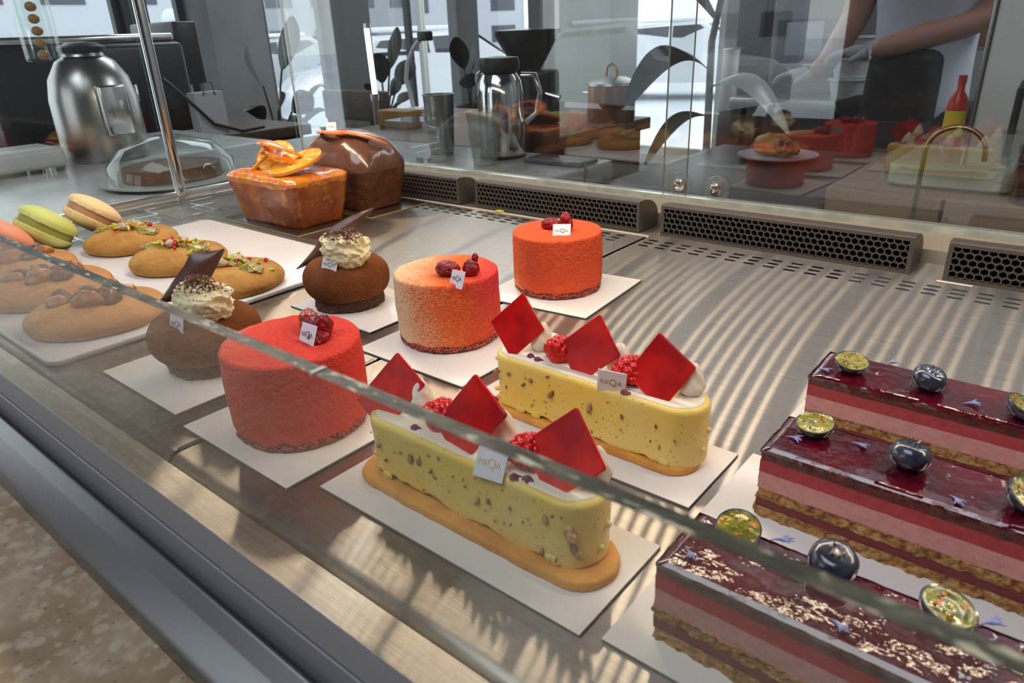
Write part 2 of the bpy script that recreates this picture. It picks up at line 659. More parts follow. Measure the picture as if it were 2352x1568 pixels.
# ================================================================== DISPLAY CASE
# slotted deck panels ------------------------------------------------
SLOT_Y = (0.6045, 0.6147, 0.6250)
PITCH = 0.01805


def deck_panel(name, x0, x1, y0, y1, slot0, nslot, label):
    root = empty(name, ((x0 + x1) / 2, y0, 0), label, 'shelf')
    ox, oy = (x0 + x1) / 2, y0
    g = G()
    th = 0.0012
    ys = 0.5985
    # front: rolled edge, then flat up to the slots
    prof = []
    for k in range(7):
        q = PI / 2 * k / 6
        prof.append((y0 + 0.005 * (1 - math.sin(q)), -0.006 + 0.006 * math.sin(PI / 2 * k / 6) if k < 6 else 0))
    prof = [(y0, -0.014)] + [(y0 + 0.006 * (1 - math.cos(PI / 2 * k / 6)), -0.006 + 0.006 * math.sin(PI / 2 * k / 6)) for k in range(7)] + [(ys, 0)]
    n = len(prof)
    g.add([(x0, y, z) for y, z in prof] + [(x1, y, z) for y, z in prof], [(i, i + 1, n + i + 1, n + i) for i in range(n - 1)])
    # slotted band, columns of pitch width
    sx0 = slot0 - 0.003
    ye = y1
    bands = [ys, (SLOT_Y[0] + SLOT_Y[1]) / 2, (SLOT_Y[1] + SLOT_Y[2]) / 2, 0.6300]
    if sx0 > x0: g.add([(x0, ys, 0), (sx0, ys, 0), (sx0, 0.63, 0), (x0, 0.63, 0)], [(0, 1, 2, 3)])
    sx1 = sx0 + nslot * PITCH
    if sx1 < x1: g.add([(sx1, ys, 0), (x1, ys, 0), (x1, 0.63, 0), (sx1, 0.63, 0)], [(0, 1, 2, 3)])
    hw, hr = 0.0054, 0.0021
    sh = []
    for a in [-90 + 22.5 * k for k in range(9)]:
        sh.append((hw - hr + hr * math.cos(math.radians(a)), hr * math.sin(math.radians(a))))
    for a in [90 + 22.5 * k for k in range(9)]:
        sh.append((-(hw - hr) + hr * math.cos(math.radians(a)), hr * math.sin(math.radians(a))))
    m_ = len(sh)
    for c in range(nslot):
        cx = sx0 + (c + 0.5) * PITCH - 0.0006
        cl, crr = sx0 + c * PITCH, sx0 + (c + 1) * PITCH
        for r_ in range(3):
            cy = SLOT_Y[r_]
            yb, yt = bands[r_], bands[r_ + 1]
            outer = []
            for (px, py) in sh:
                # project the slot outline onto its cell's rectangle
                if px >= 0: tx = (crr - cx) / max(px, 1e-6)
                else: tx = (cl - cx) / px
                tyv = ((yt - cy) / py) if py > 1e-7 else (((yb - cy) / py) if py < -1e-7 else 1e9)
                t = min(abs(tx), abs(tyv))
                outer.append((cx + px * t, cy + py * t))
            # snap nearest outline points to the corners
            for (kx, ky) in ((cl, yb), (crr, yb), (crr, yt), (cl, yt)):
                j = min(range(m_), key=lambda i: (outer[i][0] - kx) ** 2 + (outer[i][1] - ky) ** 2)
                outer[j] = (kx, ky)
            inner = [(cx + px, cy + py) for px, py in sh]
            vs_ = [(x, y, 0) for x, y in outer] + [(x, y, 0) for x, y in inner] + [(x, y, -0.0005) for x, y in inner]
            fs = []
            for i in range(m_):
                i2 = (i + 1) % m_
                fs.append((i, i2, m_ + i2, m_ + i))
                fs.append((m_ + i, m_ + i2, 2 * m_ + i2, 2 * m_ + i))
            g.add(vs_, fs)
    g.add([(x0, 0.63, 0), (x1, 0.63, 0), (x1, ye, 0), (x0, ye, 0)], [(0, 1, 2, 3)])
    # side skirts
    g.add([(x0, y0, -0.014), (x0, y0 + 0.006, 0), (x0, ye, 0), (x0, ye, -0.014)], [(0, 1, 2, 3)])
    g.add([(x1, y0, -0.014), (x1, y0 + 0.006, 0), (x1, ye, 0), (x1, ye, -0.014)], [(0, 1, 2, 3)])
    g.warp(lambda p: p - Vector((ox, oy, 0)))
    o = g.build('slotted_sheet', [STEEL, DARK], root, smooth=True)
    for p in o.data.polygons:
        if abs(p.normal.z) < 0.3 and p.center.y + oy > 0.599 and -0.001 < p.center.z < -0.0001: p.material_index = 1  # slot walls painted black so the slots look shaded
    return root


dr = deck_panel('deck_panel', -0.3485, 0.40, 0.1255, 0.688, -0.343, 40, 'brushed steel shelf panel with slots, under the red tarts and the layered bars')
dl = deck_panel('deck_panel', -0.985, -0.3515, 0.1255, 0.634, -0.977, 34, 'brushed steel shelf panel with slots, left of the seam, under the cookies and loaves')
b_ = G().rbox(-0.3545, -0.3512, 0.132, 0.272, -0.003, 0.00015, 0.0010)
b_.warp(lambda p: p - Vector(dl.location)).build('edge_bead', CHROME, dl)
# pale upturned lip and flat strip behind the left panel
o = G().rbox(-0.985, -0.3485, 0.634, 0.6365, -0.012, 0.0012, 0.0004).warp(lambda p: p - Vector(dl.location)).build('rear_lip', mk('pale_lip', (0.62, 0.56, 0.46), 0.35), dl)
o = G().box(-0.985, -0.3487, 0.6367, 0.688, -0.004, -0.0006).build('rear_strip', STEEL)
tag(o, 'flat steel strip under the air grilles behind the left shelf panel', 'strip')
# tray below, painted black for the shade under the slots
o = G().box(-1.03, 0.40, 0.13, 0.69, -0.032, -0.030).build('drip_tray', DARK)
tag(o, 'dark drip tray seen through the shelf slots', 'tray')

# front frame -----------------------------------------------------------
fr = empty('display_case', (-0.3, 0.09, 0), 'steel front of the display case with dark gap and outer trim below the glass', 'display case')
FX0, FX1 = -1.06, 0.40


def fb(g, name, mat, smooth=True, label=None):
    g.warp(lambda p: p - Vector(fr.location))
    return g.build(name, mat, fr, smooth, label)


g = G()
profile_x(g, [(0.0905, -0.02), (0.1228, -0.02), (0.1238, -0.004), (0.1228, 0.0002), (0.0915, 0.0002), (0.0905, -0.001)], FX0, FX1)
fb(g, 'front_rail', FRAME)
g = G()
profile_x(g, [(0.1238, -0.02), (0.1262, -0.02), (0.1262, -0.013), (0.1238, -0.012)], FX0, FX1)
fb(g, 'front_gap', GASKET)
g = G()
profile_x(g, [(0.0806, -0.02), (0.0905, -0.02), (0.0905, 0.0005), (0.0894, 0.0005), (0.0894, -0.0045), (0.0844, -0.0045), (0.0844, 0.0), (0.0838, 0.0), (0.0835, 0.0), (0.0806, -0.001)], FX0, FX1)
fb(g, 'gasket', GASKET)
g = G()
profile_x(g, [(0.0838, 0.0005), (0.0846, 0.0005), (0.0846, 0.0245), (0.0843, 0.0250), (0.0838, 0.0244)], FX0, FX1)
fb(g, 'glass_seal', SEAL)
g = G()
profile_x(g, [(0.0806, -0.02), (0.0806, 0.0128), (0.0800, 0.0140), (0.0792, 0.0141), (0.0785, 0.0133), (0.0737, 0.0104), (0.0733, 0.0100), (0.0655, 0.0022), (0.0642, 0.0002), (0.0636, -0.0015), (0.0645, -0.02)], FX0, FX1)
fb(g, 'outer_trim', TRIM)
g = G()
profile_x(g, [(0.0640, -0.02), (0.0640, -0.003), (0.0660, -0.001), (0.0660, -0.02)], FX0, FX1)
# travertine
TRAV = mk('travertine', (0.40, 0.31, 0.215), 0.42, spec=0.35,
          var=[(22, (0.29, 0.205, 0.13), 0.38, 0.62, 6), (130, (0.47, 0.38, 0.275), 0.50, 0.66, 4)],
          bumps=[(300, 0.15, 0.0006, 3)])


def fossils(mt):
    nt = mt.node_tree
    N, L = nt.nodes, nt.links
    b = N['Principled BSDF']
    tc = N.new('ShaderNodeTexCoord')
    mp = N.new('ShaderNodeMapping')
    mp.inputs['Scale'].default_value = (1.0, 1.0, 1.0)
    nn = N.new('ShaderNodeTexNoise'); nn.inputs['Scale'].default_value = 60
    L.new(tc.outputs['Object'], nn.inputs['Vector'])
    mxv = N.new('ShaderNodeVectorMath'); mxv.operation = 'MULTIPLY_ADD'
    L.new(nn.outputs['Color'], mxv.inputs[0]); mxv.inputs[1].default_value = (0.006, 0.006, 0.0); L.new(tc.outputs['Object'], mxv.inputs[2])
    cur = b.inputs['Base Color'].links[0].from_socket
    for sc_, lo, hi, col in ((85, 0.27, 0.31, (0.50, 0.425, 0.32)), (170, 0.20, 0.26, (0.46, 0.38, 0.28)), (60, 0.09, 0.12, (0.56, 0.49, 0.39)), (240, 0.13, 0.17, (0.14, 0.09, 0.06))):
        v = N.new('ShaderNodeTexVoronoi'); v.inputs['Scale'].default_value = sc_
        v.inputs['Randomness'].default_value = 1.0
        L.new(mxv.outputs[0], v.inputs['Vector'])
        mr = N.new('ShaderNodeMapRange')
        mr.inputs[1].default_value = hi; mr.inputs[2].default_value = lo
        mr.inputs[4].default_value = 0.65
        L.new(v.outputs['Distance'], mr.inputs[0])
        # only some cells
        sp = N.new('ShaderNodeSeparateColor'); L.new(v.outputs['Color'], sp.inputs[0])
        gt = N.new('ShaderNodeMath'); gt.operation = 'GREATER_THAN'; gt.inputs[1].default_value = 0.42
        L.new(sp.outputs[0], gt.inputs[0])
        mu = N.new('ShaderNodeMath'); mu.operation = 'MULTIPLY'
        L.new(gt.outputs[0], mu.inputs[0]); L.new(mr.outputs[0], mu.inputs[1])
        mx = N.new('ShaderNodeMixRGB'); L.new(mu.outputs[0], mx.inputs[0])
        L.new(cur, mx.inputs[1]); mx.inputs[2].default_value = (*col, 1)
        cur = mx.outputs[0]
    L.new(cur, b.inputs['Base Color'])


fossils(TRAV)
o = G().rbox(-1.12, 0.5, -0.35, 0.0655, -0.05, -0.010, 0.002).build('stone_ledge', TRAV)
tag(o, 'brown travertine ledge along the front of the case', 'ledge')

# front glass with its printed band -------------------------------------
fg = empty('front_glass', (-0.3, 0.087, 0), 'low clear front glass pane whose polished edge crosses the pastries', 'glass')
me = G().box(FX0, FX1, 0.0850, 0.0891, -0.003, 0.1267)
me.warp(lambda p: p - Vector(fg.location))
o = me.build('pane', [GLASS_F, GEDGE], fg, smooth=False)
for p in o.data.polygons:
    if abs(p.normal.z) > 0.9: p.material_index = 1
g = G().box(FX0, FX1, 0.08475, 0.0850, 0.0, 0.0415).warp(lambda p: p - Vector(fg.location))
g.build('print_band', BAND, fg, smooth=False, label='grey printed band along the foot of the glass')
# seam block on the top edge
g = G().box(-0.1365, -0.1350, 0.0849, 0.0892, 0.1262, 0.12695).warp(lambda p: p - Vector(fg.location))
g.build('joint', mk('joint_filler', (0.35, 0.37, 0.35), 0.4), fg, smooth=False)

# left end glass, its rail and pole ---------------------------------------
eg = empty('end_glass', (-1.042, 0.4, 0), 'clear end pane of the case behind the macarons', 'glass')
g = G().box(-1.0435, -1.0385, 0.09, 0.70, 0.002, 0.30).warp(lambda p: p - Vector(eg.location))
g.build('pane', GLASS, eg, smooth=False)
er = empty('end_rail', (-1.03, 0.4, 0), 'stepped steel rail at the foot of the left end glass', 'rail')
g = G().rbox(-1.038, -1.030, 0.126, 0.69, -0.01, 0.0045, 0.0015).warp(lambda p: p - Vector(er.location))
g.build('upper_bead', CHROME, er)
g = G().rbox(-1.031, -0.987, 0.126, 0.69, -0.02, -0.001, 0.0012).warp(lambda p: p - Vector(er.location))
g.build('rail_plate', STEEL, er)
o = G().tube([(-1.030, 0.483, -0.001), (-1.030, 0.483, 0.42)], 0.0074, 20).build('chrome_post', CHROME)
tag(o, 'slim shiny steel post standing inside the left end glass', 'post')

# rear rail and wall ------------------------------------------------------
rr = empty('rear_rail', (-0.3, 0.70, 0), 'pale rear track that carries the sliding glass doors', 'rail')
g = G()
profile_x(g, [(0.690, -0.02), (0.722, -0.02), (0.722, 0.028), (0.690, 0.0265)], -1.04, 0.45)
g.warp(lambda p: p - Vector(rr.location)).build('track', CREAMW, rr)
g = G()
profile_x(g, [(0.6905, 0.0266), (0.697, 0.0270), (0.697, 0.0320), (0.6905, 0.0318)], -1.04, 0.45)
g.warp(lambda p: p - Vector(rr.location)).build('glass_strip', REDGE, rr)
g = G()
profile_x(g, [(0.6880, -0.02), (0.690, -0.02), (0.690, 0.0125), (0.6880, 0.012)], -1.04, 0.45)
g.warp(lambda p: p - Vector(rr.location)).build('back_plate', mk('back_plate_steel', (0.42, 0.38, 0.32), 0.3, 0.5), rr)


def sliding(name, x0, x1, y, label):
    r_ = empty(name, ((x0 + x1) / 2, y, 0), label, 'glass')
    g = G().box(x0, x1, y - 0.0018, y + 0.0018, 0.0285, 0.46).warp(lambda p: p - Vector(r_.location))
    o = g.build('pane', [GLASS_B, REDGE], r_, smooth=False)
    for p in o.data.polygons:
        if abs(p.normal.x) > 0.9: p.material_index = 1
    return r_


sl = sliding('sliding_glass_door', -1.04, -0.345, 0.7065, 'left sliding glass door of the case, behind the loaves')
sr = sliding('sliding_glass_door', -0.369, 0.45, 0.700, 'right sliding glass door of the case, mirroring the red cakes')


def wheel(x, y, z, label):
    r_ = empty('roller_wheel', (x, y, z), label, 'wheel', 'clear roller wheels of the sliding doors')
    Mx = Matrix.Rotation(PI / 2, 4, 'X')
    G().lathe([(0.0, 0), (0.0125, 0), (0.0135, 0.001), (0.0135, 0.003), (0.0128, 0.004), (0.011, 0.0042), (0.0105, 0.003), (0.0085, 0.003), (0.008, 0.0045), (0.0, 0.0045)], 40, M=Mx).build('disc', ACRYL, r_)
    G().lathe([(0.0, 0.0045), (0.0066, 0.0045), (0.0066, 0.0062), (0.0045, 0.0066), (0.004, 0.0085), (0.0022, 0.0092), (0.002, 0.0082), (0, 0.0082)], 28, M=Mx).build('screw', CHROME, r_)
    return r_


wheel(-0.350, 0.7045, 0.0420, 'clear round roller with steel screw, left of the pair on the sliding doors')
wheel(-0.3055, 0.6975, 0.0425, 'clear round roller with steel screw, right of the pair on the sliding doors')

# honeycomb air grilles ------------------------------------------------------
def grille(x0, x1, label):
    W = x1 - x0
    r_ = empty('air_grille', ((x0 + x1) / 2, 0.645, 0), label, 'grille', 'grey honeycomb air grilles')
    h, d = 0.0325, 0.040
    # housing: rounded quarter section swept along x with open front recess
    prof = [(0.0, 0.0), (d, 0.0), (d, 0.012)]
    for k in range(9):
        a = PI / 2 * k / 8
        prof.append((0.008 + (d - 0.008) * math.cos(a), 0.012 + (h - 0.012) * math.sin(a)))
    prof += [(0.0012, h), (0.0, h - 0.0012)]
    b = 0.0032
    g = G()
    n = len(prof)
    cx = W / 2
    ex = 0.0012
    # end caps slightly bevelled
    A = [(-cx, y, z) for y, z in prof]
    B = [(cx, y, z) for y, z in prof]
    fs = []
    for i in range(n):
        i2 = (i + 1) % n
        if i == n - 1: continue       # the front is made by the honeycomb face
        fs.append((i, i2, n + i2, n + i))
    fs += [tuple(range(n)), tuple(n + i for i in range(n - 1, -1, -1))]
    g.add(A + B, fs)
    # border strips
    z0, z1 = b, h - b - 0.0006
    xa, xb = -cx + b, cx - b
    g.add([(-cx, 0, 0), (cx, 0, 0), (cx, 0, z0), (-cx, 0, z0)], [(0, 1, 2, 3)])
    g.add([(-cx, 0, z1), (cx, 0, z1), (cx, 0, h - 0.0012), (-cx, 0, h - 0.0012)], [(0, 1, 2, 3)])
    g.add([(-cx, 0, z0), (xa, 0, z0), (xa, 0, z1), (-cx, 0, z1)], [(0, 1, 2, 3)])
    g.add([(xb, 0, z0), (cx, 0, z0), (cx, 0, z1), (xb, 0, z1)], [(0, 1, 2, 3)])
    g.build('housing', GRILLE, r_, smooth=True)
    # honeycomb walls: pointy-top cells with depth
    g = G()
    rows = 5
    ph = (z1 - z0) / (rows - 0.25)
    R_ = ph / 1.5
    pw = math.sqrt(3) * R_
    cols = int(round((xb - xa) / pw))
    pw = (xb - xa) / cols
    t = 0.00052
    dep = 0.009

    def clampx(v): return min(max(v, xa), xb)

    def clampz(v): return min(max(v, z0), z1)
    for j in range(rows + 1):
        zc = z0 + R_ * 0.72 + j * ph
        for i in range(cols + 1):
            xc = xa + pw * (i + (0.5 if j % 2 == 0 else 0.0))
            if xc - pw / 2 > xb - 1e-5 or zc - R_ > z1: continue
            out, inn = [], []
            for k in range(6):
                a = PI / 6 + PI / 3 * k
                ux, uz = math.cos(a), math.sin(a)
                out.append((clampx(xc + ux * pw / math.sqrt(3)), clampz(zc + uz * R_)))
                ri = R_ - t * 1.15
                inn.append((min(max(xc + ux * (pw / math.sqrt(3) - t * 1.15), xa + t * 0.6), xb - t * 0.6), min(max(zc + uz * ri, z0 + t * 0.6), z1 - t * 0.6)))
            vs_ = [(x, 0, z) for x, z in out] + [(x, 0, z) for x, z in inn] + [(x, dep, z) for x, z in inn]
            fs = []
            for k in range(6):
                k2 = (k + 1) % 6
                fs.append((k, k2, 6 + k2, 6 + k))
                fs.append((6 + k, 6 + k2, 12 + k2, 12 + k))
            g.add(vs_, fs)
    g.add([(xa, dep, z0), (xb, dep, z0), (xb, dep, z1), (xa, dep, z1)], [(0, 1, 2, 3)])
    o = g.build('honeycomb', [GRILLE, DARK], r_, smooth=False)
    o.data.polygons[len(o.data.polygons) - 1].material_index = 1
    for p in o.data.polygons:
        if p.center.y > dep * 0.9: p.material_index = 1  # flat cell backs painted black as the shaded inside of the grille
    return r_


grille(-0.880, -0.6267, 'grey honeycomb air grille at the far left, partly behind the chocolate loaf')
grille(-0.598, -0.3660, 'grey honeycomb air grille behind the farthest orange cake')
grille(-0.341, -0.1075, 'grey honeycomb air grille right of the roller wheels, seen whole')
grille(-0.0829, 0.150, 'grey honeycomb air grille cut off by the right edge')
G().box(-0.0005, 0.0005, 0, 0.0005, 0, 0.0004)
o = G().rbox(-0.0858, -0.0600, 0.6375, 0.6405, 0.0, 0.0012, 0.0005).build('paper_strip', mk('white_strip', (0.75, 0.7, 0.62), 0.4))
tag(o, 'thin white strip lying before the right grille', 'strip')
o = G().rbox(-0.556, -0.546, 0.6335, 0.6385, 0.0013, 0.0030, 0.0006).build('pistachio_crumb', mk('yellow_crumb', (0.75, 0.70, 0.03), 0.5))
tag(o, 'bright yellow crumb on the lip before the second grille', 'crumb')

# LED strip over the shelf --------------------------------------------------
ls = empty('led_strip_light', (-0.3, 0.452, 0.356), 'warm white LED strip lamp over the shelf', 'lamp')
G().rbox(-0.75, 0.75, -0.026, 0.026, 0.0016, 0.0065, 0.001).build('housing', STEEL_D, ls)
g = G()
k = 0
x = -0.745
LEDM = mk('led_chip', (1, 1, 1), 0.5, emit=(1.0, 0.80, 0.58), es=52.0)
hs = 0.0022
hy = 0.022
while x < 0.745:
    if k % 9 != 5:
        g.add([(x - hs, -hy, 0), (x + hs, -hy, 0), (x + hs, hy, 0), (x - hs, hy, 0)], [(0, 3, 2, 1)])
        g.add([(x - hs, -hy, 0.0014), (x + hs, -hy, 0.0014), (x + hs, hy, 0.0014), (x - hs, hy, 0.0014)], [(0, 1, 2, 3)])
    k += 1
    x += 0.0167
o = g.build('led_chips', LEDM, ls, smooth=False, kind='stuff')
LEDM.cycles.emission_sampling = 'FRONT_BACK' if hasattr(LEDM, 'cycles') else None

# ================================================================== BOARDS AND TRAYS
def board(x0, x1, y0, y1, label, rz=0.0, name='cake_board', grp=None, t=0.0014):
    cx, cy = (x0 + x1) / 2, (y0 + y1) / 2
    g = G().rbox(-(x1 - x0) / 2, (x1 - x0) / 2, -(y1 - y0) / 2, (y1 - y0) / 2, 0, t, 0.0003, 2)
    o = g.build(name, [CARD, CARD_E], None)
    for p in o.data.polygons:
        if abs(p.normal.z) < 0.5: p.material_index = 1
    o.location = (cx, cy, 0.0002)
    o.rotation_euler = (0, 0, rz)
    return tag(o, label, 'cake board', grp)


BT = 0.0016      # height of a board's top over the shelf
board(-0.3713, -0.2705, 0.1455, 0.2475, 'square white card board under the nearest all-red velvet cake')
board(-0.4875, -0.3880, 0.1495, 0.2480, 'square white card board under the nearer cocoa dome')
board(-0.4885, -0.3890, 0.2975, 0.3720, 'square white card board under the farther cocoa dome')
board(-0.3740, -0.2740, 0.2735, 0.3735, 'square white card board under the orange cake with a cream-coloured side')
board(-0.3790, -0.2790, 0.4040, 0.5040, 'square white card board under the farthest orange cake', rz=math.radians(5.5))
board(-0.2590, -0.1070, 0.1565, 0.2165, 'long white card board under the nearest yellow tart')
board(-0.2620, -0.1095, 0.2465, 0.3010, 'long white card board under the farther yellow tart')
board(-0.1000, 0.0600, 0.1600, 0.2160, 'long white card board under the nearest berry bar')
board(-0.1040, 0.0600, 0.2440, 0.3060, 'long white card board under the middle berry bar')
board(-0.1025, 0.0600, 0.3260, 0.3760, 'long white card board under the farthest berry bar')

tr = G().prism(rounded_rect(-0.83, -0.5235, 0.130, 0.414, 0.010), 0.0002, 0.0045, 0.0012, 0.0012, 3)
o = tr.build('serving_tray', TRAYW)
tag(o, 'large white plastic tray holding the pistachio and caramel cookies', 'tray')
TT = 0.0046


# ================================================================== NAME TAGS
def name_tag(parent, loc, yaw, lean, w_=0.0145, h_=0.0116, gold=False, roll=0.0):
    """small printed card stuck upright in a pastry; loc = foot of the card in the pastry's frame"""
    M = Matrix.Translation(loc) @ Matrix.Rotation(yaw, 4, 'Z') @ Matrix.Rotation(lean, 4, 'X') @ Matrix.Rotation(roll, 4, 'Y')
    g = G().rbox(-w_ / 2, w_ / 2, -0.0003, 0.0003, -0.001, h_, 0.00012, 1, M)
    t = g.build('name_tag', TAGW, parent, label='small white printed card')
    s = w_ / 0.0150
    V, F = text_geo([('N', 0.0041 * s, -0.0060 * s, 0), ('I', 0.0041 * s, -0.00285 * s, 0), ('Q', 0.0056 * s, -0.00175 * s, -0.0003 * s), ('A', 0.0040 * s, 0.0028 * s, 0)])
    R = Matrix.Rotation(PI / 2, 4, 'X')
    g = G()
    g.add([M @ (Vector((0, -0.00036, h_ * 0.36)) + (R @ Vector(v)).to_3d()) for v in V], F)
    g.build('lettering', GOLD if gold else BROWNL, t, smooth=False)
    return t


# ================================================================== ROUND VELVET CAKES
def dried_berry(parent, c, r, rot, seed, name='dried_berry'):
    rr = Euler(rot)
    def f(p):
        q = 1 + 0.16 * nz(p, 1.6, seed) + 0.10 * nz(p, 4.0, seed + 3) - 0.05 * abs(nz(p, 8, seed + 9))
        return p * q
    G().ell(c, r, 40, 26, rr, f).build(name, BERRY, parent)


def velvet_cake(loc, r, h, mat_, label, seed, tags, rz=0.0, crumb=0.0055):
    t = empty('velvet_cake', (loc[0], loc[1], BT), label, 'cake', 'round velvet cakes with red berries')
    g = G()
    n = 120
    prof = [(0, crumb - 0.0005), (r - 0.004, crumb - 0.0005), (r - 0.0006, crumb), (r, crumb + 0.0016)]
    for k in range(1, 15): prof.append((r + 0.0004 * math.sin(k / 14 * PI), crumb + 0.0016 + (h - crumb - 0.0016 - 0.0022) * k / 14))
    for k in range(1, 6):
        a = PI / 2 * k / 5
        prof.append((r - 0.0022 * (1 - math.cos(a)), h - 0.0022 + 0.0022 * math.sin(a)))
    for q in (0.9, 0.78, 0.64, 0.5, 0.36, 0.22, 0.1): prof.append((r * q, h))
    g.lathe(prof, n)

    def f(p):
        a = nz(p, 160, seed) * 0.00035 + nz(p, 40, seed) * 0.0004
        d = Vector((p.x, p.y, 0))
        if d.length < 1e-6: return p
        low = max(0, (crumb + 0.003 - p.z) / 0.003) if d.length > r * 0.9 else 0
        z = p.z + (a if p.z > h - 0.002 else 0) + (nz(p, 130, seed + 5) * 0.0016 * low)
        q = p + d.normalized() * a
        q.z = z
        return q
    g.warp(f)
    g.build('velvet_coating', mat_, t)
    g = G()
    rb = r - 0.0012
    g.lathe([(0, 0.0001), (rb - 0.002, 0.0001), (rb, 0.001), (rb + 0.0006, crumb * 0.5), (rb, crumb), (rb - 0.002, crumb + 0.0006), (0, crumb + 0.0006)], 160)
    def fb_(p):
        d = Vector((p.x, p.y, 0))
        if d.length < r * 0.5: return p
        return p + d.normalized() * (nz(p, 300, seed) * 0.0011 + nz(p, 90, seed + 2) * 0.0007)
    g.warp(fb_).build('crumb_base', CRUMB_R, t)
    return t


ck1 = velvet_cake((-0.3205, 0.1915), 0.0372, 0.0500, V_RED, 'all-red round velvet cake cut by the front glass edge, nearest of the velvet cakes', 1.0, None)
dried_berry(ck1, (-0.003, 0.016, 0.0540), (0.0098, 0.0060, 0.0055), (0.1, 0.25, -0.5), 1)
dried_berry(ck1, (0.0125, 0.0135, 0.0555), (0.0052, 0.0060, 0.0078), (0.35, 0.2, 0.4), 5)
dried_berry(ck1, (0.0155, 0.0080, 0.0520), (0.0055, 0.0060, 0.0042), (0.1, 0.3, 0.4), 6)
name_tag(ck1, (0.0121, 0.0016, 0.0489), math.radians(-6), math.radians(-24), w_=0.0145, h_=0.0113, roll=math.radians(-5))
ck2 = velvet_cake((-0.3370, 0.3290), 0.0362, 0.0490, V_GRAD, 'round velvet cake fading from cream through orange to crimson', 12.0, None)
dried_berry(ck2, (0.0100, -0.0080, 0.0530), (0.0086, 0.0068, 0.0056), (0.0, 0.1, 0.5), 21)
dried_berry(ck2, (0.0235, 0.0005, 0.0530), (0.0056, 0.0056, 0.0072), (0.2, 0.1, 0.2), 25)
dried_berry(ck2, (0.0255, 0.0030, 0.0605), (0.0022, 0.0024, 0.0035), (0.0, 0.1, 0.2), 27)
name_tag(ck2, (0.0290, -0.0204, 0.0479), math.radians(-14), math.radians(-22), w_=0.0145, h_=0.0106, roll=math.radians(-6))
ck3 = velvet_cake((-0.3345, 0.4565), 0.0366, 0.0490, V_ORA, 'orange round velvet cake farthest back, alone before the air grilles', 33.0, None)
dried_berry(ck3, (-0.0045, -0.0020, 0.0525), (0.0088, 0.0062, 0.0056), (0.0, 0.15, 0.5), 41)
dried_berry(ck3, (0.0080, 0.0020, 0.0555), (0.0052, 0.0050, 0.0085), (0.1, -0.15, 0.4), 45)
name_tag(ck3, (0.0151, -0.0152, 0.0479), math.radians(32), math.radians(-48), w_=0.0142, h_=0.0122, roll=math.radians(0))


# ================================================================== COCOA DOMES
def cocoa_dome(loc, r, label, seed):
    t = empty('cocoa_dome', (loc[0], loc[1], BT), label, 'cake', 'cocoa dusted domes with cream')
    g = G()
    g.lathe([(0, 0.0001), (0.0255, 0.0001), (0.0272, 0.001), (0.0275, 0.005), (0.0270, 0.0095), (0, 0.0095)], 140)
    def fb_(p):
        d = Vector((p.x, p.y, 0))
        if d.length < 0.015: return p
        return p + d.normalized() * (nz(p, 260, seed) * 0.0016 + nz(p, 80, seed + 2) * 0.0014)
    g.warp(fb_).build('cake_base', CRUMB_D, t)
    g = G()
    prof = [(0.0, 0.0082), (0.02, 0.0082)]
    zc, hz = 0.0225, 0.0152
    for k in range(0, 30):
        a = -PI / 2 + PI * k / 29
        e = 0.62
        c_, s_ = math.cos(a), math.sin(a)
        prof.append((0.019 + (r - 0.019) * (abs(c_) ** 0.85), zc + hz * (abs(s_) ** 0.95) * (1 if s_ > 0 else -1)))
    for q in (0.85, 0.65, 0.42, 0.2, 0.06): prof.append((0.019 * q, zc + hz + 0.0004 * (1 - q)))
    g.lathe(prof, 96)
    g.warp(lambda p: p + Vector((p.x, p.y, (p.z - zc))).normalized() * (nz(p, 45, seed) * 0.0006 + nz(p, 150, seed) * 0.0002))
    g.build('cocoa_mousse', COCOA, t)
    return t


def quenelle(parent, c, r, seed, rot=(0, 0, 0)):
    def f(p):
        ridg = 1 - abs(nz(Vector((p.x * 0.6, p.y, p.z * 1.2)), 2.2, seed)) * 2
        q = 1 + 0.20 * nz(p, 1.3, seed + 4) + 0.22 * ridg * max(0, p.z + 0.5) + 0.10 * nz(p, 6, seed) + 0.10 * abs(nz(p, 12, seed + 7))
        return p * q
    return G().ell(c, r, 90, 60, Euler(rot), f).build('whipped_quenelle', QUEN, parent)


